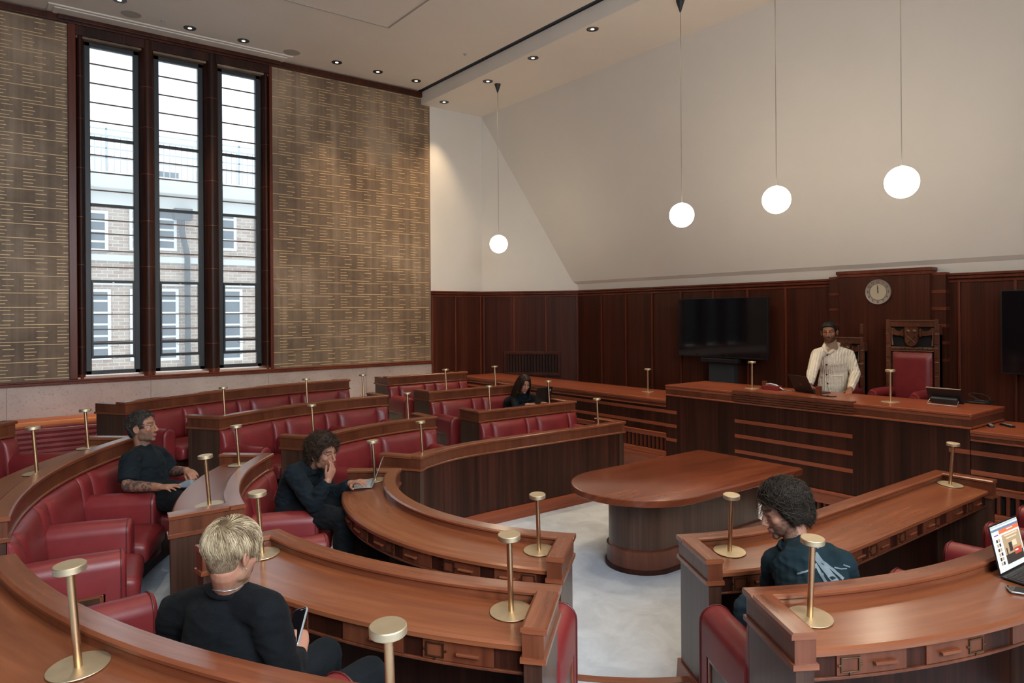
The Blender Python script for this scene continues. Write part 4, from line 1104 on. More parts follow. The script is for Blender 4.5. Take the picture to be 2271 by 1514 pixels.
# ------------------------------------------------------------------ people
from mathutils.bvhtree import BVHTree
def PXD(px, py, d): r = ray(px, py); return Vector((r[0]*d, r[1]*d, CAM_H+r[2]*d))
def skinmat(name, rough=.5, sss=.0):
    m, nt, b = newmat(name)
    a = nt.nodes.new('ShaderNodeAttribute'); a.attribute_name = 'Col'
    nt.links.new(a.outputs['Color'], b.inputs['Base Color']); b.inputs['Roughness'].default_value = rough
    b.inputs['Specular IOR Level'].default_value = .3
    return m
skinmat('skin', .48)
skinmat('hair', .5)
def cloth(name, c, c2, rough=.85, kind=None, bs=.4):
    m, nt, b = newmat(name); v = mapped(nt, (1, 1, 1)); n = noise_tex(nt, v, 9, 3)
    nt.links.new(ramp(nt, n, [(.35, c2), (.65, c)]), b.inputs['Base Color'])
    b.inputs['Roughness'].default_value = rough; b.inputs['Specular IOR Level'].default_value = .12
    b.inputs['Sheen Weight'].default_value = .02; b.inputs['Sheen Roughness'].default_value = .5
    if kind == 'rib':
        wv = nt.nodes.new('ShaderNodeTexWave'); wv.inputs['Scale'].default_value = 105; wv.wave_type = 'BANDS'; wv.bands_direction = 'Z'
        nt.links.new(v, wv.inputs['Vector']); wv.inputs['Distortion'].default_value = 1.0; bump(nt, b, wv.outputs[0], bs, .0018)
    elif kind == 'cable':
        wv = nt.nodes.new('ShaderNodeTexWave'); wv.inputs['Scale'].default_value = 13; wv.bands_direction = 'X'
        nt.links.new(v, wv.inputs['Vector']); wv.inputs['Distortion'].default_value = 2.2; wv.inputs['Detail Scale'].default_value = 3
        bump(nt, b, wv.outputs[0], .9, .006)
    else:
        bump(nt, b, noise_tex(nt, v, 300, 2), .3, .002)
    return m
cloth('black_tee', (.010, .0145, .019), (.007, .0105, .014))
cloth('black_knit', (.0075, .0085, .0105), (.005, .006, .0075), kind='rib', bs=.5)
cloth('navy_jacket', (.010, .016, .021), (.007, .011, .015))
cloth('teal_shirt', (.012, .027, .036), (.009, .020, .027))
cloth('cream_knit', (.80, .73, .61), (.70, .63, .51), kind='cable')
cloth('cream_rib', (.72, .65, .54), (.66, .59, .48), kind='rib')
cloth('tan_knit', (.42, .27, .17), (.36, .22, .14))
cloth('black_trousers', (.010, .012, .015), (.007, .009, .011))
cloth('blue_jeans', (.035, .060, .085), (.028, .05, .07))
cloth('shirt_print', (.20, .25, .29), (.10, .14, .17))
plain('shoe_leather', (.015, .013, .012), .45)
plain('eye_white', (.33, .30, .28), .3); plain('iris', (.05, .035, .025), .2)

class Vol(MB):
    def cap_(s, pts, rad, lat=None, n=16, flat=False):
        """rounded limb along pts, radius r or (r_lat, r_depth)"""
        pts = [Vector(p) for p in pts]; R = [(r, r) if not isinstance(r, tuple) else r for r in rad]
        d0 = (pts[0]-pts[1]).normalized(); d1 = (pts[-1]-pts[-2]).normalized()
        P = []; Q = []
        for a in (90, 60, 30):
            c, s_ = math.cos(a*D2R), math.sin(a*D2R); m_ = min(R[0]); P.append(pts[0]+d0*m_*s_); Q.append((max(R[0][0]*c, 1e-4), max(R[0][1]*c, 1e-4)))
        P += pts; Q += R
        for a in ((30, 60, 90) if not flat else ()):
            c, s_ = math.cos(a*D2R), math.sin(a*D2R); m_ = min(R[-1]); P.append(pts[-1]+d1*m_*s_); Q.append((max(R[-1][0]*c, 1e-4), max(R[-1][1]*c, 1e-4)))
        V = []; prev = Vector(lat) if lat is not None else None
        for i, p in enumerate(P):
            d = P[min(i+1, len(P)-1)]-P[max(i-1, 0)]
            d = d.normalized() if d.length > 1e-9 else Vector((0, 0, 1))
            if prev is None: prev = d.orthogonal()
            x = prev-d*prev.dot(d)
            x = x.normalized() if x.length > 1e-6 else d.orthogonal().normalized()
            if lat is None: prev = x
            y = d.cross(x)
            for k in range(n):
                t = 2*math.pi*k/n; V.append(p+x*math.cos(t)*Q[i][0]+y*math.sin(t)*Q[i][1])
        m_ = len(P)
        F = [(i*n+k, i*n+(k+1) % n, (i+1)*n+(k+1) % n, (i+1)*n+k) for i in range(m_-1) for k in range(n)]
        F += [tuple(range(n-1, -1, -1)), tuple((m_-1)*n+k for k in range(n))]
        s.add(V, F); return s
    def ell(s, c, r, M=None, n=18):
        V = []; F = []; c = Vector(c)
        for i in range(1, n):
            ph = math.pi*i/n
            for k in range(n*2):
                th = math.pi*k/n; p = Vector((r[0]*math.sin(ph)*math.cos(th), r[1]*math.sin(ph)*math.sin(th), r[2]*math.cos(ph)))
                V.append(c+(M @ p if M is not None else p))
        N = 2*n
        F = [(i*N+k, (i+1)*N+k, (i+1)*N+(k+1) % N, i*N+(k+1) % N) for i in range(n-2) for k in range(N)]
        F += [tuple(range(N)), tuple((n-2)*N+k for k in range(N-1, -1, -1))]
        s.add(V, F); return s
    def rem(s, voxel, smooth=3):
        me = bpy.data.meshes.new('v'); me.from_pydata(s.v, [], s.f)
        bm = bmesh.new(); bm.from_mesh(me); bmesh.ops.recalc_face_normals(bm, faces=bm.faces); bm.to_mesh(me); bm.free()
        o = bpy.data.objects.new('v', me); COL.objects.link(o)
        r = o.modifiers.new('r', 'REMESH'); r.mode = 'VOXEL'; r.voxel_size = voxel
        if smooth: q = o.modifiers.new('s', 'SMOOTH'); q.factor = .6; q.iterations = smooth
        out = bpy.data.meshes.new_from_object(o.evaluated_get(bpy.context.evaluated_depsgraph_get()))
        bpy.data.objects.remove(o); bpy.data.meshes.remove(me); return out
def mobj(me, name, mat, parent, label=None):
    me.name = name; me.materials.clear(); me.materials.append(MATS[mat])
    me.polygons.foreach_set('use_smooth', [True]*len(me.polygons))
    o = bpy.data.objects.new(name, me); COL.objects.link(o); o.parent = parent
    if label: o['label'] = label
    return o
def displace(me, fn):
    me.update(); co = [v.co.copy() for v in me.vertices]; no = [v.normal.copy() for v in me.vertices]
    for v, c, n in zip(me.vertices, co, no): v.co = fn(c, n)
    me.update()
def paint(me, fn):
    a = me.color_attributes.new('Col', 'FLOAT_COLOR', 'POINT')
    buf = []
    for v in me.vertices: buf += [*fn(v.co), 1]
    a.data.foreach_set('color', buf)
def folds(amp, freq, seed=0, dirv=(1, 1, 2.2)):
    def f(c, n):
        p = Vector((c.x*dirv[0], c.y*dirv[1], c.z*dirv[2]))*freq+Vector((seed, seed, seed))
        v = noise.noise(p)+.5*noise.noise(p*2.1)
        return c+n*(amp*(abs(v)*-1.6+.5))
    return f
def hand(V, w_, d, n, st, curl=(.3, .3, .3, .3), thumb=(.9, .35, .3), s=1.0, spread_=.06):
    """w_: wrist, d: fingers' direction, n: back of the hand, st: towards the thumb"""
    d = d.normalized(); st = (st-d*st.dot(d)).normalized(); n2 = d.cross(st)
    n = n2 if n2.dot(n) > 0 else -n2
    V.cap_([w_-d*.02*s, w_+d*.01*s, w_+d*.05*s, w_+d*.085*s], [(.026*s, .019*s), (.030*s, .018*s), (.039*s, .016*s), (.038*s, .013*s)], st)
    tips = []
    for k, (o_, L, r) in enumerate(((.030, .074, .0088), (.0105, .083, .0090), (-.010, .077, .0086), (-.029, .060, .0076))):
        b = w_+d*(.088-.004*abs(k-1))*s+st*o_*s; dd = (d+st*(1.5-k)*spread_).normalized(); pts = [b-dd*.015*s, b]; c = curl[k]
        for q, f in enumerate((.46, .30, .24)):
            rot = Matrix.Rotation(c*(1.0 if q else .8), 3, dd.cross(-n).normalized()); dd = (rot @ dd).normalized(); pts.append(pts[-1]+dd*L*f*s)
        V.cap_(pts, [r*s, r*s, r*.95*s, r*.88*s, r*.75*s], n=12); tips.append(pts[-1])
    td = (d*thumb[1]+st*thumb[0]-n*thumb[2]).normalized(); b = w_+d*.022*s+st*.022*s-n*.004*s
    p1 = b+td*.040*s; td2 = (td*.75+d*.6).normalized(); p2 = p1+td2*.030*s; p3 = p2+(td2*.8+d*.3-n*.15).normalized()*.024*s
    V.cap_([b, p1, p2, p3], [.015*s, .0115*s, .0102*s, .0085*s], n=12)
    return tips
HL = [(.11, .080), (.078, .070), (.052, .045), (.030, .010), (.020, -.012), (.010, -.012), (.004, .022), (-.018, .020), (-.030, -.030), (-.05, -.060), (-.12, -.066)]
def hairline(y, tab):
    if y >= tab[0][0]: return tab[0][1]
    for (a, za), (b, zb) in zip(tab, tab[1:]):
        if a >= y >= b: return za+(zb-za)*(a-y)/(a-b)
    return tab[-1][1]
def head_r(u):
    """distance from the head centre to the scalp in direction u"""
    best = 0
    for c, r in (((0, -.012, .035), (.078, .097, .085)), ((0, -.03, -.02), (.064, .066, .062)), ((0, .03, -.03), (.066, .059, .083))):
        k = Vector((u.x/r[0], u.y/r[1], u.z/r[2])); o_ = Vector((-c[0]/r[0], -c[1]/r[1], -c[2]/r[2]))
        a = k.dot(k); b = 2*k.dot(o_); cc = o_.dot(o_)-1; D = b*b-4*a*cc
        if D > 0: best = max(best, (-b+math.sqrt(D))/(2*a))
    return best
def hair_cap(thick, tab=HL, nz=(.004, 30), N=64):
    mb = MB(); rows = []
    for i in range(N+1):
        ph = math.pi*min(max(i/N, .004), .996); row = []
        for k in range(N*2):
            th = math.pi*k/N; u = Vector((math.sin(ph)*math.cos(th), math.sin(ph)*math.sin(th), math.cos(ph)))
            r = head_r(u); p = u*r; h = p.z-hairline(p.y, tab)
            m_ = min(1, max(0, h/.022)); m_ = m_*m_*(3-2*m_)
            th_ = thick(p) if callable(thick) else thick
            f = noise.noise(p*nz[1])*nz[0]+noise.noise(p*nz[1]*2.3)*nz[0]*.5
            row.append(p+u*((th_+f)*m_-(1-m_)*.012))
        rows.append(row)
    mb.grid(rows, closed=True); return mb
def strands(n, fn, seed=1, tab=HL, w0=.0011, seg=7, minh=.004, zmin=-1):
    """fn(root, normal, rnd) -> list of points; returns (MB, colour list)"""
    rnd = random.Random(seed); mb = MB(); cols = []; cnt = 0; tries = 0
    while cnt < n and tries < n*8:
        tries += 1
        z = rnd.uniform(-.85, 1); t = rnd.uniform(0, 2*math.pi); q = math.sqrt(1-z*z); u = Vector((q*math.cos(t), q*math.sin(t), z))
        p = u*head_r(u); h = p.z-hairline(p.y, tab)
        if h < minh: continue
        res = fn(p, u, rnd)
        if res is None: continue
        pts, c = res; cnt += 1
        base = len(mb.v); m_ = len(pts)
        prev = (pts[1]-pts[0]).orthogonal().normalized() if (pts[1]-pts[0]).length > 1e-7 else Vector((1, 0, 0))
        for i, pt in enumerate(pts):
            d = pts[min(i+1, m_-1)]-pts[max(i-1, 0)]
            x = prev-d*(prev.dot(d)/max(d.length_squared, 1e-12)); x = x.normalized() if x.length > 1e-6 else Vector((1, 0, 0)); prev = x
            y = d.cross(x); y = y.normalized() if y.length > 1e-9 else Vector((0, 0, 1))
            w_ = w0*(1-.75*(i/(m_-1))**2)
            for a in (0, 2.094, 4.189): mb.v.append(tuple(pt+(x*math.cos(a)+y*math.sin(a))*w_)); cols.append(c)
        for i in range(m_-1):
            for k in range(3): mb.f.append((base+i*3+k, base+i*3+(k+1) % 3, base+(i+1)*3+(k+1) % 3, base+(i+1)*3+k)); mb.uv.append(None); mb.mi.append(0)
    return mb, cols
def lerp(a, b, t): return tuple(x+(y-x)*t for x, y in zip(a, b))
def add_hair(t, HM, cap, st, capcol):
    """join cap and strands into the hair mesh"""
    v = [HM @ Vector(p) for p in cap.v]; f = list(cap.f)
    me = bpy.data.meshes.new('hair'); off = len(v)
    v += [HM @ Vector(p) for p in st[0].v]; f += [tuple(i+off for i in q) for q in st[0].f]
    me.from_pydata([tuple(p) for p in v], [], f)
    a = me.color_attributes.new('Col', 'FLOAT_COLOR', 'POINT'); buf = []
    for p in cap.v: buf += [*(capcol(Vector(p)) if callable(capcol) else capcol), 1]
    for c in st[1]: buf += [*c, 1]
    a.data.foreach_set('color', buf); me.update()
    return mobj(me, 'hair', 'hair', t)
def face_vols(V, M, jaw=1.0, nose_=1.0):
    E = lambda c, r: V.ell(M @ Vector(c), r, M.to_3x3())
    T = lambda pts, r: V.cap_([M @ Vector(p) for p in pts], r, n=12)
    E((0, -.012, .035), (.076, .095, .083)); E((0, -.03, -.02), (.062, .064, .06)); E((0, .03, -.028), (.063, .055, .084))
    E((0, .034, -.072), (.050*jaw, .044, .038)); E((0, .070, -.098), (.022, .017, .017))
    for s_ in (-1, 1):
        E((s_*.040, .055, -.020), (.023, .024, .022)); E((s_*.046, .01, -.065), (.016, .03, .03))
        T([(s_*.012, .084, .024), (s_*.030, .082, .027), (s_*.048, .066, .020)], [.010, .0095, .008])
        T([(s_*.018, .0835, .012), (s_*.031, .0855, .0135), (s_*.044, .077, .009)], [.0045, .005, .004])
        T([(s_*.020, .080, -.008), (s_*.031, .081, -.0095), (s_*.043, .073, -.006)], [.0045, .005, .004])
        E((s_*.0110, .086+.010*nose_, -.038), (.0085, .010, .0075))
        # ear
        c = Vector((s_*.079, -.004, -.010)); R_ = M.to_3x3() @ Matrix.Rotation(s_*.25, 3, 'Z') @ Matrix.Rotation(-.15, 3, 'X')
        V.ell(M @ c, (.008, .019, .030), R_); 
        T([c+Vector((s_*.006, .010, .018)), c+Vector((s_*.009, -.002, .030)), c+Vector((s_*.012, -.018, .018)), c+Vector((s_*.011, -.018, -.004)), c+Vector((s_*.004, -.004, -.026))], [.005, .0055, .006, .0055, .006])
    T([(0, .086, .016), (0, .087+.011*nose_, -.012), (0, .085+.022*nose_, -.031)], [.0085, .0105, .0120])
    T([(-.021, .083, -.064), (-.008, .0925, -.0605), (.008, .0925, -.0605), (.021, .083, -.064)], [.004, .0065, .0065, .004])
    T([(-.019, .083, -.070), (0, .0915, -.0745), (.019, .083, -.070)], [.004, .0075, .004])
def gauss(p, c, s): return math.exp(-((p.x-c[0])**2+(p.y-c[1])**2+(p.z-c[2])**2)/(2*s*s))
def sculpt_face(me, Mi, M):
    R_ = M.to_3x3()
    def f(c, n):
        p = Mi @ c
        if abs(p.x) > .12 or p.y < .03 or abs(p.z) > .14: return c
        dy = 0
        for s_ in (-1, 1): dy -= .0050*gauss(p, (s_*.031, .085, .001), .0095)
        dy -= .0035*math.exp(-((p.z+.0672)/.0028)**2)*(1 if abs(p.x) < .022 and p.y > .07 else 0)
        return c+R_ @ Vector((0, dy, 0))
    displace(me, f)
def face_color(base, lip, brow, beard=None, beard_k=0, stub=0):
    def f(p):
        c = base
        if p.y > .02:
            r = .16*gauss(p, (.045, .07, -.028), .018)+.16*gauss(p, (-.045, .07, -.028), .018)+.25*gauss(p, (0, .112, -.03), .012)
            c = lerp(c, (base[0]*1.05, base[1]*.75, base[2]*.7), min(1, r*1.4))
        if beard:
            m_ = 0
            if p.z < -.030+.25*max(0, .04-p.y) and p.y > -.012:
                m_ = beard_k*min(1, (-.030-p.z)/.02+.4)
                if abs(p.x) < .030 and p.z > -.052 and p.y > .07: m_ = 0
                if abs(p.x) > .036 and p.z > -.046 and p.y > .045: m_ *= .35
                if abs(p.x) < .021 and -.080 < p.z < -.058: m_ = 0
                if abs(p.x) < .032 and -.060 < p.z < -.046 and p.y > .07: m_ = beard_k
            m_ *= .75+.5*noise.noise(p*140)
            c = lerp(c, beard, max(0, min(1, m_)))
        if abs(p.x) < .021 and -.0805 < p.z < -.056 and p.y > .076: c = lerp(c, lip, .75)
        for s_ in (-1, 1):
            x = s_*p.x
            if .010 < x < .050 and p.y > .05:
                zc_ = .030-.10*abs(x-.030)
                if abs(p.z-zc_) < .0055: c = lerp(c, brow, .85)
        return c
    return f
def eyes(t, M, gaze=(0, 1, 0), col='iris'):
    g = Vector(gaze).normalized()
    for s_ in (-1, 1):
        c = Vector((s_*.0305, .0640, .0020)); mb = MB(); mb.lathe([(.0118*math.cos(a*D2R), .0118*math.sin(a*D2R)) for a in range(-90, 91, 15)], n=16)
        mb.v = [tuple(M @ (Vector(v)+c)) for v in mb.v]; e = mb.build('eye', 'eye_white', t, smooth=60)
        rt_ = Vector((0, 0, 1)).rotation_difference(g).to_matrix()
        mb = MB(); mb.lathe([(.0001, .0126), (.003, .0124), (.0052, .0115)], n=14); mb.v = [tuple(M @ (rt_ @ Vector(v)+c)) for v in mb.v]
        mb.build('iris', col, e, smooth=60)
class Person:
    def __init__(s, label, loc, facing, scale=1.08):
        s.t = thing('person', label, 'person', loc, facing*D2R-math.pi/2)
        s.W = Matrix.Translation(loc) @ Matrix.Rotation(facing*D2R-math.pi/2, 4, 'Z'); s.Wi = s.W.inverted(); s.k = scale
    def L(s, p): return s.Wi @ Vector(p)
    def headframe(s, cpos, yaw, pitch, roll, k=1.0):
        """world head centre; yaw: world direction of the face in degrees; pitch up positive"""
        R_ = Matrix.Rotation(yaw*D2R-math.pi/2, 4, 'Z') @ Matrix.Rotation(pitch*D2R, 4, 'X') @ Matrix.Rotation(roll*D2R, 4, 'Y')
        return s.Wi @ Matrix.Translation(cpos) @ R_ @ Matrix.Diagonal((s.k*k, s.k*k, s.k*k, 1))
    def shoes(s, ankles, toes, mat='shoe_leather'):
        for a, b in zip(ankles, toes):
            V = Vol(); d = (b-a); d.z = 0; d.normalize(); z = min(a.z, .09)
            V.cap_([Vector((a.x, a.y, .055))-d*.05, Vector((a.x, a.y, .05))+d*.05, Vector((a.x, a.y, .04))+d*.13, Vector((a.x, a.y, .035))+d*.17], [(.036, .045), (.040, .042), (.045, .035), (.035, .028)], d.cross(Vector((0, 0, 1))))
            V.cap_([Vector((a.x, a.y, .09))-d*.01, Vector((a.x, a.y, .05))], [.040, .042])
            mobj(V.rem(.007, 2), 'shoe', mat, s.t)
def torso(V, pel, waist, chest, neck, lat, g=0, hipw=0, rad=((.165, .115), (.150, .112), (.168, .122), (.155, .095))):
    up = (neck-chest)
    rad = (rad[0] if not hipw else (rad[0][0]+hipw, rad[0][1]+hipw),)+tuple(rad[1:])
    V.cap_([pel, waist, chest, chest+up*.62, chest+up*.93], [(rad[0][0]+g, rad[0][1]+g), (rad[1][0]+g, rad[1][1]+g), (rad[2][0]+g, rad[2][1]+g), (rad[3][0]+g, rad[3][1]+g), (.075+g*.6, .065+g*.6)], lat, n=24)
def limb(V, pts, rad): V.cap_(pts, rad, n=16)
def mid(a, b, t=.5): return a+(b-a)*t
def build_person(P, J, HM, face, skin_fn, top, top_mat, bot_mat, hands_, voxel=.0055, cvox=.009, sleeve='long', girth=1.0, shoe='shoe_leather', fold=.006, cloth_top=None, belly=0, hem=.25, hipw=0):
    """J: joints in world space"""
    J = {k: P.L(v) for k, v in J.items()}
    lat = (J['shr']-J['shl']); lat.z *= .3; lat.normalize()
    g = girth
    hr = J['pel']+lat*.095; hl = J['pel']-lat*.095
    V = Vol()
    torso(V, J['pel'], J['waist'], J['chest'], J['neck'], lat, -.006)
    nk = HM @ Vector((0, -.022, -.055)); V.cap_([J['neck']-(nk-J['neck'])*.05, mid(J['neck'], nk, .45), nk], [.056*g, .054*g, .055*g], lat)
    for s_, sh, el, wr in ((1, 'shr', 'elr', 'wrr'), (-1, 'shl', 'ell', 'wrl')):
        limb(V, [J[sh], mid(J[sh], J[el]), J[el]], [.052*g, .047*g, .040*g]); limb(V, [J[el], mid(J[el], J[wr], .35), J[wr]], [.041*g, .041*g, (.027*g)])
        limb(V, [mid(J['neck'], J[sh], .45)-Vector((0, 0, .012)), J[sh]], [.040*g, .050*g])
    for h, k_, a in ((hr, 'knr', 'anr'), (hl, 'knl', 'anl')):
        limb(V, [h, mid(h, J[k_]), J[k_]], [.085*g, .072*g, .056*g]); limb(V, [J[k_], mid(J[k_], J[a], .35), J[a]], [.054*g, .052*g, .038*g])
    for (wr, d, n, st, kw) in hands_: hand(V, J[wr], (P.Wi.to_3x3() @ Vector(d)), (P.Wi.to_3x3() @ Vector(n)), (P.Wi.to_3x3() @ Vector(st)), s=P.k*.98, **kw)
    face_vols(V, HM, *face)
    me = V.rem(voxel, 2); Mi = HM.inverted(); sculpt_face(me, Mi, HM)
    paint(me, lambda c: skin_fn(Mi @ c, c, J))
    P.body = mobj(me, 'body', 'skin', P.t)
    # upper clothing
    V = Vol(); torso(V, J['pel']-(J['waist']-J['pel'])*hem, J['waist'], J['chest'], J['neck'], lat, .016*g, hipw)
    for q in 'rl': V.cap_([J['neck']-(J['neck']-J['chest'])*.04, mid(J['neck'], J['sh'+q], .5)-Vector((0, 0, .012)), J['sh'+q]-Vector((0, 0, .004))], [.058*g, .064*g, .066*g])
    if hem > .5: V.cap_([J['waist'], J['pel'], J['pel']-(J['waist']-J['pel'])*hem], [(.172*g, .135*g), (.200*g, .158*g), (.200*g, .160*g)], lat, n=24)
    if top != 'cardigan': V.ell(J['neck']+Vector((0, .016, -.040)), (.088*g, .080*g, .040))
    if belly: V.ell(mid(J['waist'], J['pel'], .3)+Vector((0, belly, 0)), (.135, .10, .12))
    for sh, el, wr in (('shr', 'elr', 'wrr'), ('shl', 'ell', 'wrl')):
        limb(V, [mid(J['neck'], J[sh], .30)-Vector((0, 0, .005)), J[sh]], [.058*g, .070*g])
        if sleeve == 'short':
            V.cap_([J[sh], mid(J[sh], J[el], .45), mid(J[sh], J[el], .80)], [.070*g, .069*g, .070*g], flat=True)
        else:
            V.cap_([J[sh], mid(J[sh], J[el]), J[el]], [.070*g, .064*g, .058*g]); V.cap_([J[el], mid(J[el], J[wr], .4), mid(J[el], J[wr], .97)], [.058*g, .054*g, .038*g], flat=True)
    me = V.rem(cvox, 3); displace(me, folds(fold, 9, len(P.t.name)*3.1)); o_top = mobj(me, top, top_mat, P.t)
    # trousers
    V = Vol(); V.cap_([J['pel']+(J['waist']-J['pel'])*.25, J['pel']], [(.150*g, .115*g), (.170*g, .125*g)], lat)
    for h, k_, a in ((hr, 'knr', 'anr'), (hl, 'knl', 'anl')):
        V.cap_([h, mid(h, J[k_]), J[k_]], [.105*g, .090*g, .074*g]); V.cap_([J[k_], mid(J[k_], J[a], .35), mid(J[k_], J[a], .96)], [.073*g, .070*g, .062*g], flat=True)
    me = V.rem(.010, 3); displace(me, folds(fold, 8, 5)); mobj(me, 'trousers', bot_mat, P.t)
    P.shoes([J['anr'], J['anl']], [J['anr']+Vector((0, .2, 0)), J['anl']+Vector((0, .2, 0))], shoe)
    return J, o_top, lat
def walker(p, dirf, steps, step, offf):
    pts = [p*1.0]; u = p.normalized(); q = p*1.0
    for i in range(steps):
        d = dirf(q, u, i); d = (d-u*d.dot(u))
        if d.length > 1e-6: d.normalize()
        q2 = u*head_r(u)+d*step; u = q2.normalized(); q = u*(head_r(u)+offf((i+1)/steps)); pts.append(q)
    return pts
def neck_ring(P, J, me_o, r, off, mat, name, drop=.0, rad=(.075, .07), tilt=0, scale_=1):
    """a knitted or sewn ring round the neck base"""
    mb = MB(); c = J['neck']; lat = (J['shr']-J['shl']); lat.z = 0; lat.normalize(); fw_ = Vector((-lat.y, lat.x, 0))
    if fw_.y < 0: fw_ = -fw_
    pts = [c+lat*rad[0]*math.cos(a*D2R)+fw_*(rad[1]*math.sin(a*D2R)+.012)+Vector((0, 0, off-(drop*max(0, math.sin(a*D2R))))) for a in range(0, 361, 12)]
    mb.tube(pts, r, 10, cap=False); return mb.build(name, mat, P.t, smooth=70)

SK = dict(fair=(.40, .20, .135), pink=(.37, .175, .115), brown=(.255, .115, .062), tan=(.34, .165, .105))
def std_skin(base, fc):
    def f(ph, c, J):
        if abs(ph.x) < .11 and -.14 < ph.z < .15 and -.12 < ph.y < .14: return fc(ph)
        return base
    return f

# ---- 1. standing man at the speaker's desk
D_ = 8.8
J = dict(pel=PXD(1851, 852, 8.87), waist=PXD(1850, 828, 8.85), chest=PXD(1848, 802, 8.82), neck=PXD(1844, 771, 8.80),
         shr=PXD(1812, 786, 8.76), shl=PXD(1882, 787, 8.82), elr=PXD(1800, 829, 8.62), ell=PXD(1897, 829, 8.70),
         wrr=PXD(1796, 853, 8.56), wrl=PXD(1886, 863, 8.42))
pel = J['pel']; loc = Vector((pel.x, pel.y, .35)); P = Person('man standing behind the speaker\'s desk in a cream cable knit cardigan', loc, 192)
f_ = Vector((math.cos(192*D2R), math.sin(192*D2R), 0)); rr_ = Vector((f_.y, -f_.x, 0))
for s_, n_ in ((1, 'r'), (-1, 'l')):
    J['kn'+n_] = Vector((pel.x, pel.y, .35+.50))+rr_*s_*.10+f_*.01; J['an'+n_] = Vector((pel.x, pel.y, .35+.10))+rr_*s_*.12-f_*.02
HM = P.headframe(PXD(1839, 737, 8.75), 200, -4, 3, 1.02)
fc = face_color(SK['brown'], (.20, .07, .05), (.012, .007, .005), (.03, .014, .010), .9)
hands_ = [('wrr', f_*.25+Vector((0, 0, -.8)), (0, 0, 1), -rr_*1.0, dict(curl=(.25, .25, .25, .3))), ('wrl', f_*.8+Vector((0, 0, -.40)), f_*.3+Vector((0, 0, 1)), rr_*1.0, dict(curl=(.05, .05, .05, .05), spread_=.16))]
Jl, o_top, lat = build_person(P, J, HM, (1.08, 1), std_skin(SK['brown'], fc), 'cardigan', 'cream_knit', 'black_trousers', hands_, fold=.004, cvox=.008, girth=1.05, hem=.9)
eyes(P.t, HM, (.15, 1, -.05))
def short_fn(col, L, jit=.4):
    def f(p, u, rnd):
        d = (u+Vector((rnd.uniform(-jit, jit), rnd.uniform(-jit, jit), rnd.uniform(-jit, jit)))).normalized(); b = p+u*.003
        return [b, b+d*L*.5, b+d*L], lerp(col[0], col[1], rnd.random())
    return f
HL1 = [(.11, .066), (.078, .058), (.052, .046), (.046, .015), (.030, .0), (.020, -.005), (.008, -.005), (.002, .020), (-.018, .018), (-.030, -.030), (-.05, -.050), (-.12, -.055)]
add_hair(P.t, HM, hair_cap(.006, HL1, (.0015, 90)), strands(1800, short_fn(((.006, .005, .005), (.02, .015, .013)), .007), 3, HL1, .0012), (.008, .006, .006))
# collar, placket, buttons, pockets, hem placed on the knitted surface
def on_surface(P, obj, px, py, off=.004):
    """the point of the garment seen at that place of the photograph"""
    tr = BVHTree.FromPolygons([v.co for v in obj.data.vertices], [tuple(p.vertices) for p in obj.data.polygons])
    o_ = P.Wi @ Vector((0, 0, CAM_H)); q = P.Wi @ (Vector((0, 0, CAM_H))+Vector(ray(px, py))); h = tr.ray_cast(o_, (q-o_).normalized())
    return (h[0]+h[1]*off, h[1]) if h[0] is not None else (None, None)
def surf_tube(P, obj, pts, r, name, mat, off=.004, n=10, sub=6):
    tr = BVHTree.FromPolygons([v.co for v in obj.data.vertices], [tuple(p.vertices) for p in obj.data.polygons])
    o_ = P.Wi @ Vector((0, 0, CAM_H)); out = []
    for (a, b) in zip(pts, pts[1:]):
        for k in range(sub):
            x, y = a[0]+(b[0]-a[0])*k/sub, a[1]+(b[1]-a[1])*k/sub
            q = P.Wi @ Vector((0, 0, CAM_H))+0*o_; q = P.Wi @ (Vector((0, 0, CAM_H))+Vector(ray(x, y))); h = tr.ray_cast(o_, (q-o_).normalized())
            if h[0] is not None: out.append(h[0]+h[1]*off)
    if len(out) < 2: return None
    mb = MB(); mb.tube(out, r, n); return mb.build(name, mat, P.t, smooth=70)
# tan roll neck showing in the V of the collar
tr = BVHTree.FromPolygons([v.co for v in o_top.data.vertices], [tuple(p.vertices) for p in o_top.data.polygons])
def patch(P, obj, poly_rows, name, mat, off=.003):
    rows = []
    for row in poly_rows:
        r_ = []
        for (x, y) in row:
            p, n = on_surface(P, obj, x, y, off)
            if p is None: return None
            r_.append(p)
        rows.append(r_)
    mb = MB(); mb.grid(rows)
    rows_b = [[p-(p-Jl['chest']).normalized()*.01 for p in r] for r in rows]; mb.grid(rows_b); 
    return mb.build(name, mat, P.t, smooth=70)
rows = [[(1835+ (x0+(x1-x0)*k/5), y) for k in range(6)] for y, x0, x1 in ((783, -3, 5), (778, -5, 8), (772, -6, 11))]
patch(P, o_top, rows, 'roll_neck_front', 'tan_knit')
mb = MB(); nb = Jl['neck']; hb_ = HM @ Vector((0, -.015, -.085)); mb.tube([nb-Vector((0, 0, .02)), mid(nb, hb_, .5), mid(nb, hb_, .9)], [.082, .074, .070], 20); mb.build('roll_neck', 'tan_knit', P.t, smooth=70)
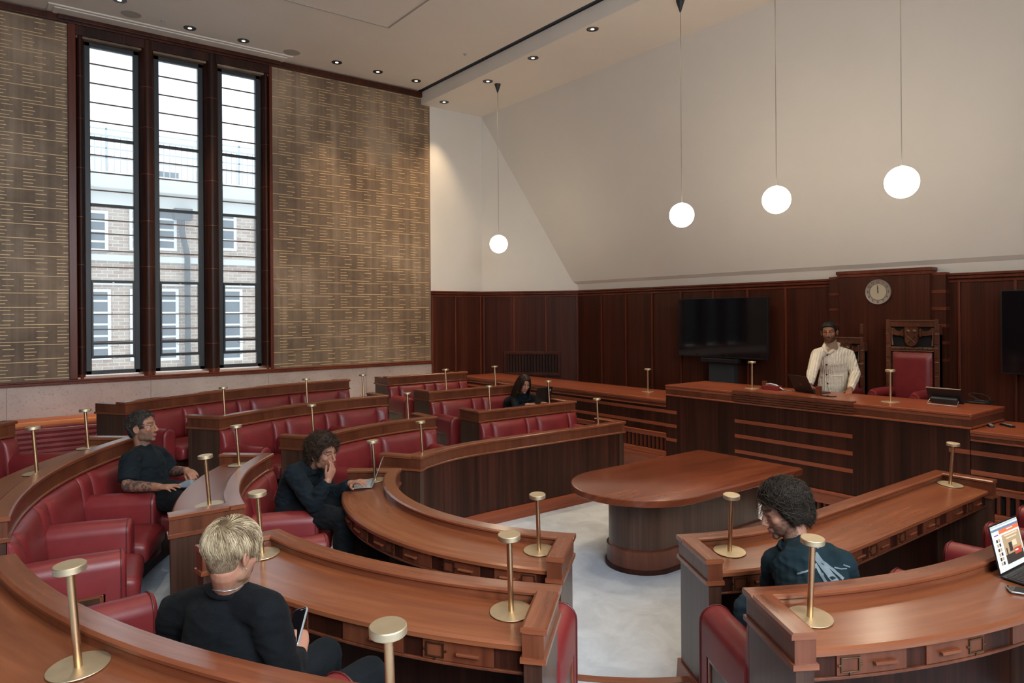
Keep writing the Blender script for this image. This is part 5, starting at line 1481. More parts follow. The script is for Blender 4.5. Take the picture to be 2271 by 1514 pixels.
# shawl collar
c = Jl['neck']; latv = lat; fwv = Vector((0, 1, 0))
sp, _ = on_surface(P, o_top, 1835, 785, .006)
if sp is not None:
    mb = MB()
    for s_ in (-1, 1):
        pts = [c+Vector((0, -.085, .045)), c+latv*s_*.05+Vector((0, -.075, .05)), c+latv*s_*.088+Vector((0, -.02, .045)), c+latv*s_*.085+Vector((0, .05, .012)), mid(c+latv*s_*.07+Vector((0, .085, -.02)), sp, .35)+Vector((0, .012, 0)), mid(c+latv*s_*.05+Vector((0, .09, -.04)), sp, .75)+Vector((0, .006, 0)), sp]
        mb.tube(pts, [.022, .023, .025, .026, .024, .018, .010], 12)
    mb.build('shawl_collar', 'cream_rib', P.t, smooth=70)
surf_tube(P, o_top, [(1835, 786), (1834, 810), (1834, 835), (1837, 858), (1842, 873)], .010, 'button_band', 'cream_rib', -.003)
mb = MB()
for x, y in ((1834, 787), (1834, 808), (1834, 830), (1836, 850), (1830, 868)):
    p, n = on_surface(P, o_top, x, y, .010)
    if p is not None: mb.lathe([(.0001, .004), (.009, .004), (.0105, 0)], p, 14, M=Vector((0, 0, 1)).rotation_difference(n).to_matrix())
mb.build('buttons', 'black_plastic', P.t)
for pts in ([(1846, 834), (1872, 833)], [(1814, 833), (1826, 834)]): surf_tube(P, o_top, pts, .006, 'pocket_edge', 'cream_rib', 0)

# ---- 2. woman with long hair at the black laptop
J = dict(pel=PXD(1150, 905, 10.55), waist=PXD(1152, 897, 10.5), chest=PXD(1156, 888, 10.45), neck=PXD(1160, 875, 10.4),
         shr=PXD(1140, 884, 10.35), shl=PXD(1182, 883, 10.5), elr=PXD(1146, 910, 10.15), ell=PXD(1190, 905, 10.4), wrr=PXD(1170, 897, 9.98), wrl=PXD(1200, 893, 10.2))
gy = 8.42; pel = Vector((J['pel'].x, gy, .15+.54)); J['pel'] = pel; J['waist'] = Vector((J['waist'].x, gy-.02, .86))
loc = Vector((pel.x, pel.y, .15)); yaw = -72
P = Person('long haired woman in black behind a black laptop', loc, yaw)
f_ = Vector((math.cos(yaw*D2R), math.sin(yaw*D2R), 0)); rr_ = Vector((f_.y, -f_.x, 0))
for s_, n_ in ((1, 'r'), (-1, 'l')): J['kn'+n_] = Vector((pel.x, pel.y, .64))+rr_*s_*.10+f_*.42; J['an'+n_] = Vector((pel.x, pel.y, .25))+rr_*s_*.10+f_*.40
HM = P.headframe(PXD(1162, 851, 10.3), -106, -16, -6, 1.0)
fc = face_color(SK['fair'], (.35, .09, .08), (.03, .015, .01))
hands_ = [('wrr', Vector((.5, -.45, .05)), (0, 0, 1), -rr_, dict(curl=(.4, .4, .45, .5))), ('wrl', Vector((.2, -.6, .0)), (0, 0, 1), rr_, dict(curl=(.3, .3, .3, .3)))]
Jl, o_top, lat = build_person(P, J, HM, (.92, .95), std_skin(SK['fair'], fc), 'jumper', 'black_tee', 'black_trousers', hands_, girth=.88, fold=.003, voxel=.006, cvox=.011)
eyes(P.t, HM, (0, 1, -.3))
def long_fn(p, u, rnd):
    s_ = 1 if p.x+rnd.uniform(-.01, .01) > 0 else -1
    pts = []; q = p+u*.004; d = Vector((s_*.8, -.25, .1)); L = .25+rnd.uniform(-.05, .03)
    st = L/9; pts = [q]
    for i in range(9):
        d = d*.45+Vector((s_*.04, -.06+.04*math.sin(i), -.55)); d.normalize(); q = q+d*st; uu = q.normalized(); r = head_r(uu)+.008+.006*rnd.random()
        if q.length < r and q.z > -.1: q = uu*r
        if q.z < -.05 and abs(q.x) < .06 and q.y > -.03: q.x = s_*.065
        pts.append(q.copy())
    return pts, lerp((.018, .009, .006), (.07, .035, .02), rnd.random()**2)
HLW = [(.11, .078), (.078, .066), (.060, .040), (.050, .0), (.040, -.03), (.030, -.05), (-.12, -.07)]
add_hair(P.t, HM, hair_cap(.010, HLW, (.002, 25), 48), strands(1300, long_fn, 5, HLW, .0028), (.02, .010, .007))

# ---- 3. tattooed man in the black T-shirt
J = dict(pel=PXD(338, 1092, 5.92), waist=PXD(332, 1060, 5.93), chest=PXD(325, 1032, 5.93), neck=PXD(318, 996, 5.95),
         shr=PXD(288, 1022, 5.72), shl=PXD(352, 1010, 6.16), elr=PXD(283, 1078, 5.62), ell=PXD(383, 1045, 6.22),
         wrr=PXD(354, 1080, 5.48), wrl=PXD(414, 1043, 6.0), knr=PXD(405, 1113, 5.52), knl=PXD(428, 1098, 5.80))
loc = Vector((J['pel'].x, J['pel'].y, .15)); yaw = -36
P = Person('smiling bearded man in a black T-shirt with tattooed forearms', loc, yaw)
f_ = Vector((math.cos(yaw*D2R), math.sin(yaw*D2R), 0)); rr_ = Vector((f_.y, -f_.x, 0))
for n_ in 'rl': J['an'+n_] = Vector((J['kn'+n_].x, J['kn'+n_].y, .25))+f_*.02
HM = P.headframe(PXD(316, 947, 5.93), -36, 6, 0, 1.04)
fc = face_color(SK['tan'], (.33, .11, .09), (.05, .035, .028), (.085, .062, .05), .8)
def skin3(ph, c, J):
    if abs(ph.x) < .11 and -.14 < ph.z < .15 and -.12 < ph.y < .14: return fc(ph)
    for el, wr, m_ in (('elr', 'wrr', .85), ('ell', 'wrl', .95)):
        a, b = J[el], J[wr]; t = (c-a).dot(b-a)/(b-a).length_squared; dd = (c-(a+(b-a)*t)).length
        if -.6 < t < m_ and dd < .11 and c.z < J['shr'].z-.06:
            v = noise.noise(c*38)+.6*noise.noise(c*85+Vector((9, 2, 4))); w_ = abs(noise.noise(c*60+Vector((3, 7, 1))))
            if v > .02 or w_ < .05: return lerp(SK['tan'], (.045, .055, .06), .82)
    return SK['tan']
hands_ = [('wrr', PXD(398, 1078, 5.42)-J['wrr'], Vector((0, 0, 1)), f_*.1+Vector((.4, .55, .15)), dict(curl=(.12, .15, .2, .25), spread_=.12)),
          ('wrl', PXD(442, 1058, 5.86)-J['wrl'], Vector((.1, .1, 1)), -rr_*-.3+Vector((-.5, -.4, -.3)), dict(curl=(.5, .55, .6, .6), thumb=(.5, .8, .5)))]
Jl, o_top, lat = build_person(P, J, HM, (1.05, 1.05), skin3, 't_shirt', 'black_tee', 'black_trousers', hands_, sleeve='short', girth=1.12, voxel=.0055, cvox=.008, fold=.008, belly=.03)
neck_ring(P, Jl, None, .008, .010, 'black_tee', 'neckband', .03, (.082, .076))
eyes(P.t, HM, (0, 1, .05))
def wavy_fn(c1, c2, L, seed_, fwd=(0, .6, .15), off=.012, wob=.35, st=6):
    def f(p, u, rnd):
        ph_ = rnd.uniform(0, 6.28); w_ = rnd.uniform(-wob, wob); base = Vector(fwd)+Vector((p.x*2, 0, 0))
        k = .7+.6*rnd.random()
        n_ = noise.noise(p*22+Vector((seed_, 0, 0)))*2.2
        def d(q, uu, i): return base+Vector((math.sin(ph_+i*.9)*.4+n_, w_, -.2*i/st+n_*.5))
        o0 = .004+off*rnd.random()
        return walker(p, d, st, L*k/st, lambda t: o0+off*t*(.6+.5*rnd.random())), lerp(c1, c2, rnd.random()**1.6)
    return f
HL3 = [(.11, .090), (.080, .076), (.062, .068), (.048, .060), (.034, .046), (.025, .012), (.018, -.012), (.008, -.012), (.002, .024), (-.018, .024), (-.030, -.030), (-.05, -.062), (-.12, -.068)]
add_hair(P.t, HM, hair_cap(lambda p: .003+.085*max(0, p.z-.02), HL3, (.0035, 34)), strands(3600, wavy_fn((.022, .018, .015), (.15, .125, .11), .023, 2, (0, .5, .1), .007), 9, HL3, .0013), (.022, .018, .016))

# ---- 4. curly haired man with his hand on his chin
J = dict(pel=PXD(654, 1128, 5.92), waist=PXD(648, 1105, 5.880), chest=PXD(662, 1068, 5.880), neck=PXD(682, 1032, 5.859),
         shr=PXD(652, 1050, 5.649), shl=PXD(706, 1048, 6.069), elr=PXD(694, 1118, 5.544), ell=PXD(735, 1098, 5.964),
         wrr=PXD(727, 1066, 5.565), wrl=PXD(778, 1072, 5.827), knr=PXD(764, 1152, 5.481), knl=PXD(776, 1130, 5.827))
J['pel'].z = .56
loc = Vector((J['pel'].x, J['pel'].y, 0)); yaw = -32
P = Person('curly haired man in a dark jacket resting his chin on his hand', loc, yaw)
f_ = Vector((math.cos(yaw*D2R), math.sin(yaw*D2R), 0)); rr_ = Vector((f_.y, -f_.x, 0))
J['anr'] = Vector((J['knr'].x, J['knr'].y, .10))+f_*-.02; J['anl'] = Vector((J['knl'].x, J['knl'].y, .10))+f_*-.06
HM = P.headframe(PXD(716, 1004, 5.775), -64, -6, 4, 1.09)
fc = face_color(SK['pink'], (.34, .12, .10), (.05, .028, .018), (.20, .105, .07), .55)
chin = P.W @ (HM @ Vector((.0, .095, -.085)))
hands_ = [('wrr', PXD(741, 1034, 5.60)-J['wrr'], Vector((.55, -.85, .0)), Vector((-.75, -.35, .55)), dict(curl=(.45, .55, .62, .7), thumb=(.75, .70, .0), spread_=.05)),
          ('wrl', PXD(804, 1064, 5.77)-J['wrl'], Vector((0, 0, 1)), rr_, dict(curl=(.40, .45, .5, .5), spread_=.10))]
Jl, o_top, lat = build_person(P, J, HM, (1.0, 1.05), std_skin(SK['pink'], fc), 'jacket', 'navy_jacket', 'black_trousers', hands_, girth=1.14, voxel=.0055, cvox=.009, fold=.011)
neck_ring(P, Jl, None, .017, .018, 'navy_jacket', 'jacket_collar', .02, (.082, .078))
eyes(P.t, HM, (.25, 1, .1))
def curl_fn(c1, c2, L, R_, turns):
    def f(p, u, rnd):
        d = (u+Vector((rnd.uniform(-.9, .9), rnd.uniform(-.4, .9), rnd.uniform(-1.0, .3)))).normalized(); a = d.orthogonal().normalized(); b = d.cross(a)
        ph_ = rnd.uniform(0, 6.28); r = R_*rnd.uniform(.6, 1.2); LL = L*rnd.uniform(.6, 1.1); pts = []
        for i in range(15):
            t = i/14; w_ = min(1, t*4)*r; pts.append(p+u*.010+d*LL*t+(a*math.cos(ph_+t*turns*6.28)+b*math.sin(ph_+t*turns*6.28))*w_)
        return pts, lerp(c1, c2, rnd.random()**2)
    return f
HL4 = [(.11, .070), (.078, .060), (.055, .050), (.045, .030), (.030, .0), (.020, -.015), (.010, -.010), (.002, .012), (-.018, .005), (-.030, -.040), (-.05, -.075), (-.12, -.082)]
add_hair(P.t, HM, hair_cap(lambda p: .020+.10*max(0, p.z), HL4, (.008, 34)), strands(2400, curl_fn((.013, .008, .006), (.12, .062, .036), .044, .0085, 2.2), 11, HL4, .0017), (.020, .012, .008))

# ---- 5. blond man seen from behind
J = dict(pel=Vector((.86, 2.60, .68)), waist=Vector((.80, 2.60, .86)), chest=PXD(500, 1420, 2.56), neck=PXD(512, 1312, 2.55),
         shr=PXD(592, 1356, 2.47), shl=PXD(392, 1356, 2.66), elr=PXD(634, 1500, 2.50), ell=PXD(380, 1480, 2.80),
         wrr=PXD(663, 1452, 2.66), wrl=PXD(560, 1500, 2.95), knr=Vector((1.30, 2.68, .70)), knl=Vector((1.22, 2.96, .70)))
J['waist'] = mid(J['pel'], J['chest'], .45)
loc = Vector((J['pel'].x, J['pel'].y, .15)); yaw = 26
P = Person('blond man in a black ribbed jumper seen from behind, holding a phone', loc, yaw)
f_ = Vector((math.cos(yaw*D2R), math.sin(yaw*D2R), 0)); rr_ = Vector((f_.y, -f_.x, 0))
print('blond', J['wrr'], J['neck'], J['chest'])
for n_ in 'rl': J['an'+n_] = Vector((J['kn'+n_].x, J['kn'+n_].y, .25))-f_*.04
HM = P.headframe(PXD(517, 1226, 2.50), 22, -12, -3, .88)
fc = face_color(SK['pink'], (.34, .12, .10), (.20, .13, .07), (.22, .13, .08), .7)
ph_top = PXD(658, 1378, 2.70)
hands_ = [('wrr', PXD(662, 1408, 2.72)-J['wrr'], rr_*.9-f_*.4, f_*.2-rr_*.6+Vector((0, 0, .5)), dict(curl=(.9, .95, 1.0, 1.0), thumb=(.55, .9, .5))),
          ('wrl', (.8, -.3, .1), (0, 0, 1), (.3, -.6, .3), dict(curl=(.4, .4, .4, .4)))]
Jl, o_top, lat = build_person(P, J, HM, (1.05, 1.0), std_skin(SK['pink'], fc), 'jumper', 'black_knit', 'black_trousers', hands_, girth=1.03, voxel=.005, cvox=.008, fold=.006)
neck_ring(P, Jl, None, .019, .014, 'black_knit', 'collar_rib', .03, (.076, .074))
# necklace and earring
mb = MB(); mb.lathe([(.0001, -.003), (.003, 0), (.0001, .003)], HM @ Vector((.086, -.004, -.045)), 8); mb.build('earring', 'silver', P.t)
surf_tube(P, P.body, [(446, 1292), (455, 1301), (475, 1308), (500, 1310), (522, 1306), (540, 1296)], .0019, 'necklace', 'silver', .0015, 6, 8)
WH = Vector((.012, -.062, .095))
def blond_fn(p, u, rnd):
    low = max(0, min(1, (.035-p.z)/.06))
    jit = rnd.uniform(-.25, .25); clump = noise.noise(p*26)*1.4
    k = rnd.uniform(.75, 1.1); L = max(.010, min(.080, (p.z+.012)*.95))*k if p.y < .03 else (.075*(1-low)+.012*low)*k
    def d(q, uu, i):
        a = (q-WH); a = a-uu*a.dot(uu)
        if a.length > 1e-5: a.normalize()
        sw = uu.cross(a)
        return a*1.0+sw*(.35+jit+clump*.35)+Vector((0, .10 if q.y > -.02 else -.05, -.9*(1 if q.z < .09 else .25)))
    o0 = .0015+.017*(1-low)*rnd.random()
    t_ = min(1, max(0, .5+noise.noise(p*55)*1.3+rnd.uniform(-.35, .35)))
    c = lerp((.17, .105, .055), (.66, .53, .35), t_)
    c = lerp(c, (.15, .095, .06), low*.85)
    return walker(p, d, 8, L/8, lambda t: (o0+.004*(1-low))*math.sin(min(1, t*1.6+.25)*math.pi*.5)*(1-.75*max(0, t-.6))+.0012), c
HL5 = [(.11, .078), (.078, .066), (.052, .045), (.034, .025), (.026, -.005), (.018, -.012), (.008, -.012), (.002, .022), (-.018, .014), (-.030, -.040), (-.05, -.066), (-.12, -.070)]
def capcol5(p):
    low = max(0, min(1, (.035-p.z)/.09))
    if (p-WH).length < .03: return (.07, .045, .025)
    return lerp((.13, .085, .045), (.12, .075, .048), low)
add_hair(P.t, HM, hair_cap(lambda p: .0012+.014*max(0, min(1, (p.z-.0)/.07)), HL5, (.002, 26), 72), strands(11000, blond_fn, 21, HL5, .0009), capcol5)
# the phone in his hand
cph = PXD(657, 1392, 2.74); upv = (PXD(676, 1374, 2.78)-PXD(664, 1420, 2.72)).normalized(); sd = (rr_*.8-f_*.3); sd = (sd-upv*sd.dot(upv)).normalized(); nrm = upv.cross(sd)
t = thing('phone', 'black smartphone in the hand of the blond man', 'phone', cph); M = Matrix((sd, upv, nrm)).transposed()
def rbox(M, c, d, b=.006, nseg=3):
    mb = MB(); hx_, hy_, hz_ = d[0]/2, d[1]/2, d[2]/2; pts = []
    for cx_, cy_, a0 in ((hx_-b, hy_-b, 0), (-hx_+b, hy_-b, 90), (-hx_+b, -hy_+b, 180), (hx_-b, -hy_+b, 270)):
        for k in range(nseg+1): a = (a0+90*k/nseg)*D2R; pts.append((cx_+b*math.cos(a), cy_+b*math.sin(a)))
    mb.prism(pts, -hz_, hz_); mb.v = [tuple(M @ Vector(v)+Vector(c)) for v in mb.v]; return mb
rbox(M, (0, 0, 0), (.078, .155, .009), .012).build('phone_case', 'silver', t, bevel=.002)
sgn = 1 if nrm.dot(Vector((0, 0, CAM_H))-cph) > 0 else -1
rbox(M, nrm*sgn*.0048, (.072, .149, .0008), .010).build('screen', 'black_gloss', t)
mb = MB()
for dx_, w_ in ((.004, .012), (.016, .004), (.024, .004), (.030, .005)): mb.add([tuple(M @ Vector((dx_*(1 if True else 1)+a*w_, .066+b*.003, 0))+nrm*sgn*.0056) for a, b in ((0, 0), (1, 0), (1, 1), (0, 1))], [(0, 1, 2, 3)])
mb.build('status_icons', 'eye_white', t)

# ---- 6. dark haired man leaning forward at the right
J = dict(pel=Vector((3.50, 1.80, .56)), waist=Vector((3.47, 1.82, .72)), chest=PXD(1800, 1290, 3.42), neck=PXD(1768, 1212, 3.60),
         shr=PXD(1862, 1252, 3.42), shl=PXD(1722, 1250, 3.66), elr=PXD(1885, 1330, 3.55), ell=PXD(1712, 1345, 3.72),
         wrr=PXD(1800, 1345, 3.85), wrl=PXD(1735, 1330, 3.95), knr=Vector((3.62, 2.20, .56)), knl=Vector((3.37, 2.26, .57)))
J['waist'] = mid(J['pel'], J['chest'], .5)
print('right', J['chest'], J['neck'])
loc = Vector((J['pel'].x, J['pel'].y, 0)); yaw = 102
P = Person('dark haired man in a dark teal shirt leaning forward, seen from behind', loc, yaw)
f_ = Vector((math.cos(yaw*D2R), math.sin(yaw*D2R), 0)); rr_ = Vector((f_.y, -f_.x, 0))
J['anr'] = Vector((J['knr'].x, J['knr'].y, .10)); J['anl'] = Vector((J['knl'].x, J['knl'].y, .10))
HM = P.headframe(PXD(1738, 1132, 3.70), 138, -18, 4, 1.06)
fc = face_color(SK['fair'], (.34, .12, .10), (.03, .02, .015), (.05, .03, .022), .85)
hands_ = [('wrr', f_*.6+Vector((0, 0, -.3)), f_*.3+Vector((0, 0, 1)), -rr_, dict(curl=(.5, .5, .5, .5))), ('wrl', f_*.6+Vector((0, 0, -.3)), f_*.3+Vector((0, 0, 1)), rr_, dict(curl=(.5, .5, .5, .5)))]
Jl, o_top, lat = build_person(P, J, HM, (1.0, 1.05), std_skin(SK['fair'], fc), 'shirt', 'teal_shirt', 'blue_jeans', hands_, girth=1.12, voxel=.0055, cvox=.008, fold=.008)
neck_ring(P, Jl, None, .009, .012, 'teal_shirt', 'neckband', .02, (.083, .077))
HL6 = [(.11, .066), (.078, .058), (.055, .045), (.045, .025), (.030, -.005), (.020, -.030), (.010, -.030), (.002, .0), (-.018, -.005), (-.030, -.045), (-.05, -.072), (-.12, -.078)]
add_hair(P.t, HM, hair_cap(lambda p: .008+.13*max(0, p.z), HL6, (.006, 30)), strands(4500, wavy_fn((.010, .008, .007), (.085, .062, .045), .065, 6, (0, -.5, .1), .022, .5, 7), 13, HL6, .0015), (.014, .010, .008))
# pale drawing printed on the back of the shirt
def stroke(pts, w_, ob):
    mb = MB(); L_ = []; R2_ = []
    for (x0, y0), (x1, y1) in zip(pts, pts[1:]):
        for k in range(6):
            x, y = x0+(x1-x0)*k/6, y0+(y1-y0)*k/6; dx, dy = x1-x0, y1-y0; q = math.hypot(dx, dy); nx, ny = -dy/q*w_/2, dx/q*w_/2
            a, _ = on_surface(P, ob, x+nx, y+ny, .0025); b, _ = on_surface(P, ob, x-nx, y-ny, .0025)
            if a is not None and b is not None: L_.append(a); R2_.append(b)
    if len(L_) > 1: mb.grid([L_, R2_])
    return mb
pr = MB()
for pts, w_ in (([(1808, 1210), (1818, 1214)], 8), ([(1806, 1228), (1822, 1250), (1842, 1276), (1862, 1298)], 14), ([(1822, 1244), (1846, 1262), (1875, 1288)], 6), ([(1808, 1250), (1822, 1275), (1836, 1296)], 6), ([(1768, 1272), (1786, 1268), (1800, 1262)], 4),
                ([(1850, 1258), (1866, 1262), (1880, 1260)], 3), ([(1796, 1290), (1802, 1270), (1808, 1254)], 5), ([(1830, 1290), (1822, 1268)], 5), ([(1870, 1252), (1888, 1258)], 3)):
    s_ = stroke(pts, w_, o_top); pr.add(s_.v, s_.f)
pr.build('printed_drawing', 'shirt_print', P.t)
# ------------------------------------------------------------------ things on the desks
def frame3(o, ux, uy, uz): return Matrix(((ux.x, uy.x, uz.x, o.x), (ux.y, uy.y, uz.y, o.y), (ux.z, uy.z, uz.z, o.z), (0, 0, 0, 1)))
def xf(mb, M): mb.v = [tuple(M @ Vector(v)) for v in mb.v]; return mb
plain('laptop_black', (.012, .012, .013), .38); plain('key_black', (.022, .022, .024), .5); plain('logo_grey', (.12, .12, .12), .4, .3)
plain('bronze_logo', (.16, .12, .08), .4, .4)
def laptop(label, h0, h1, user, lean, W, Dp, mats, thick=.008, screen_fn=None, logo=None, mat_lid=None):
    """h0,h1: ends of the hinge line (world), user: direction to the user, lean: opening beyond upright in degrees"""
    ux = (h1-h0).normalized(); uy = (user-ux*user.dot(ux)).normalized(); uz = ux.cross(uy)
    if uz.z < 0: ux = -ux; uz = ux.cross(uy)
    c = (h0+h1)/2; t = thing('laptop', label, 'laptop', c)
    M = frame3(Vector((0, 0, 0)), ux, uy, uz)
    base, key, dsp = mats
    b = MB(); b.b3(-W/2, W/2, 0, Dp, 0, thick); o = xf(b, M).build('keyboard_base', base, t, bevel=.002)
    k = MB()
    for r in range(5):
        for q in range(13): w_ = (W-.04)/13; k.b3(-W/2+.02+q*w_+.0012, -W/2+.02+(q+1)*w_-.0012, .018+r*.0185, .018+(r+1)*.0185-.0022, thick, thick+.0014)
    xf(k, M).build('keys', key, o)
    k = MB(); k.b3(-.05, .05, Dp-.085, Dp-.012, thick, thick+.0006); xf(k, M).build('trackpad', key, o)
    a = lean*D2R; sy = Vector((0, -math.sin(a), math.cos(a))); sn = Vector((0, math.cos(a), math.sin(a)))
    M2 = M @ frame3(Vector((0, 0, thick)), Vector((1, 0, 0)), sy, sn)      # x: width, y: up the lid, z: towards the user
    s_ = MB(); s_.b3(-W/2, W/2, 0, Dp*.98, -.005, 0); lid = xf(s_, M2).build('lid', mat_lid or base, t, bevel=.0015)
    s_ = MB(); s_.b3(-W/2+.004, W/2-.004, .008, Dp*.98-.004, 0, .0008); xf(s_, M2).build('screen', dsp, lid)
    if screen_fn: screen_fn(M2, lid, W, Dp*.98)
    if logo: logo(M2, lid, W, Dp*.98)
    return t
# the curly haired man's silver laptop
zz = .762
h0 = Vector((*atZ(824, 1082, zz), zz)); h1 = Vector((*atZ(832, 1062, zz), zz))
dd = (h1-h0); dd.z = 0; dd.normalize(); cen = (h0+h1)/2; W_ = .30; h0, h1 = cen-dd*W_/2, cen+dd*W_/2
us = Vector((-dd.y, dd.x, 0)); us = us if us.dot(Vector((-.8, .6, 0))) > 0 else -us
laptop('thin silver laptop open in front of the curly haired man', h0, h1, us+Vector((0, 0, -.03)), 22, W_, .21, ('silver', 'silver_key', 'black_gloss'), .007)
# the woman's black laptop
def round_logo(M, lid, W, H):
    m_ = MB(); m_.lathe([(.010, -.0055), (.014, -.0065), (.018, -.0055)], (W*.36, H*.78, 0), 24, cap=False); m_.b3(W*.36-.004, W*.36+.004, H*.78-.006, H*.78+.006, -.0062, -.005); xf(m_, M).build('round_logo', 'logo_pale', lid)
plain('logo_pale', (.5, .5, .5), .4)
zz = T2-.058+.001
a_ = Vector((1180, 0)) if False else None
p0 = Vector((*atZ(1180, 896, zz), zz)); p1 = Vector((*atZ(1226, 893, zz), zz)); c = (p0+p1)/2; dx_ = Vector((.985, .17, 0)).normalized(); c.y = max(c.y, 7.40+.16)
laptop('black laptop with a small round logo, opened before the long haired woman', c-dx_*.175, c+dx_*.175, Vector((-.1, 1, -.04)), 14, .35, .24, ('laptop_black', 'key_black', 'black_gloss'), .009, None, round_logo)
# the standing man's dark laptop
def four_logo(M, lid, W, H):
    for i in (0, 1):
        for j in (0, 1):
            m_ = MB(); m_.b3(-.012+i*.0125, -.001+i*.0125, H*.42+j*.0125, H*.42+j*.0125+.011, -.0058, -.005); xf(m_, M).build('logo_tile', 'bronze_logo', lid)
zz = 1.222
p0 = Vector((*atZ(1759, 866, zz), zz)); p1 = Vector((*atZ(1811, 874, zz), zz)); dd = (p1-p0); dd.z = 0; L_ = dd.length; print('laptop w', L_); dd.normalize(); cen = (p0+p1)/2
laptop('black laptop seen from behind, left of the standing man', cen-dd*.17, cen+dd*.17, Vector((1, .35, 0)), 28, .34, .235, ('laptop_black', 'key_black', 'black_gloss'), .009, None, four_logo)
# laptop at the right edge with a web page
emis('scr_white', (.80, .82, .78), .34); emis('scr_blue', (.13, .21, .32), .5); emis('scr_orange', (.80, .16, .06), .5); emis('scr_photo', (.50, .34, .20), .35)
emis('scr_dark', (.05, .04, .035), .3); emis('scr_red', (.52, .07, .04), .4); emis('scr_beam', (.78, .62, .42), .4); emis('scr_violet', (.22, .08, .32), .4); emis('scr_grey', (.50, .53, .55), .35)
def webpage(M, lid, W, H):
    # x runs along the hinge; q(): fractions of the display measured from its upper left as the user sees it
    sx = WEB_SIGN
    def q(x0, x1, y0, y1, mat, lay, nm):
        m_ = MB(); xa, xb = sorted((sx*(x0-.5)*(W-.016), sx*(x1-.5)*(W-.016))); ya, yb = .012+(1-y1)*(H-.02), .012+(1-y0)*(H-.02)
        m_.b3(xa, xb, ya, yb, .0008, .0009+lay*.0002); return xf(m_, M).build(nm, mat, scr)
    m_ = MB(); m_.b3(-W/2+.006, W/2-.006, .010, H-.006, .0006, .0010); scr = xf(m_, M).build('display', 'scr_white', lid)
    q(0, 1, .0, .035, 'scr_grey', 1, 'browser_bar'); q(0, 1, .07, .12, 'scr_blue', 1, 'menu_bar')
    q(.26, 1, .12, .21, 'scr_orange', 1, 'header'); q(.55, .78, .145, .165, 'scr_white', 2, 'header_text')
    q(.06, .22, .20, .225, 'scr_violet', 1, 'side_text'); q(.32, .97, .25, .90, 'scr_photo', 1, 'picture')
    q(.32, .97, .70, .90, 'scr_dark', 2, 'picture_floor'); q(.42, .90, .27, .30, 'scr_beam', 2, 'picture_beam'); q(.46, .86, .34, .37, 'scr_beam', 2, 'picture_beam')
    q(.50, .62, .46, .66, 'scr_dark', 2, 'picture_door'); q(.38, .42, .55, .72, 'scr_dark', 2, 'picture_figure'); q(.66, .92, .62, .76, 'scr_red', 3, 'picture_sofa'); q(.68, .80, .66, .69, 'scr_white', 4, 'picture_text'); q(.64, .80, .44, .56, 'scr_beam', 2, 'picture_window')
    for k in range(6):
        y0 = .30+k*.10; q(.10, .16, y0, y0+.07, 'scr_photo' if k % 2 else 'scr_dark', 1, 'thumbnail'); q(.18, .24, y0, y0+.07, 'scr_dark' if k % 2 else 'scr_photo', 1, 'thumbnail')
zz = .8925
p0 = Vector((*atZ(2219, 1281, zz), zz)); p1 = Vector((*atZ(2271, 1254, zz), zz)); dd = p1-p0; dd.z = 0; dd.normalize(); W_ = .33
us = Vector((dd.y, -dd.x, 0)); us = us if us.dot(Vector((0, -1, 0))) > 0 else -us
ux_ = dd.copy(); WEB_SIGN = 1 if (ux_.cross(us)).z > 0 else 1
# as the user sees it, his right hand is on the far end of the hinge from the camera's left
rt_u = Vector((-us.y, us.x, 0)); rt_u = Vector((0, 0, 1)).cross(us)*1.0
base_x = dd if dd.cross(us).z > 0 else -dd
WEB_SIGN = 1 if base_x.dot(Vector((0, 0, 1)).cross(us)) < 0 else 1
view_right = dd                                  # left to right in the picture
WEB_SIGN = 1 if base_x.dot(view_right) > 0 else -1
laptop('black laptop with a web page on its bright screen at the right edge', p0, p0+dd*W_, us+Vector((0, 0, -SLOPE*.8)), 16, W_, .24, ('laptop_black', 'key_black', 'black_gloss'), .008, webpage)
# phone beside it
zz = T2-.058-.2*SLOPE+.004
c = Vector((*atZ(2275, 1313, zz), zz)); rad = (Vector((CX, CY, 0))-Vector((c.x, c.y, 0))).normalized(); n = Vector((-rad.x*SLOPE, -rad.y*SLOPE, 1)).normalized()
u1 = Vector((.55, -.80, 0)); u1 = (u1-n*u1.dot(n)).normalized(); u2 = n.cross(u1)
t = thing('phone', 'dark smartphone lying beside the laptop at the right edge', 'phone', c); M = Matrix((u1, u2, n)).transposed()
rbox(M, n*.0045, (.148, .072, .008), .010).build('phone_case', 'silver', t, bevel=.002); rbox(M, n*.0088, (.142, .066, .0008), .008).build('screen', 'black_gloss', t)
# tablet in the tattooed man's lap
c = PXD(416, 1073, 5.66); u1 = (PXD(434, 1064, 5.78)-PXD(400, 1080, 5.58)).normalized(); n = Vector((-.15, -.1, 1)); n = (n-u1*n.dot(u1)).normalized(); u2 = n.cross(u1)
t = thing('tablet', 'black tablet in the lap of the tattooed man', 'tablet', c); M = Matrix((u1, u2, n)).transposed()
rbox(M, (0, 0, 0), (.22, .15, .008), .010).build('tablet_case', 'black_plastic', t, bevel=.002); rbox(M, n*.0045, (.205, .138, .0008), .006).build('screen', 'black_gloss', t)
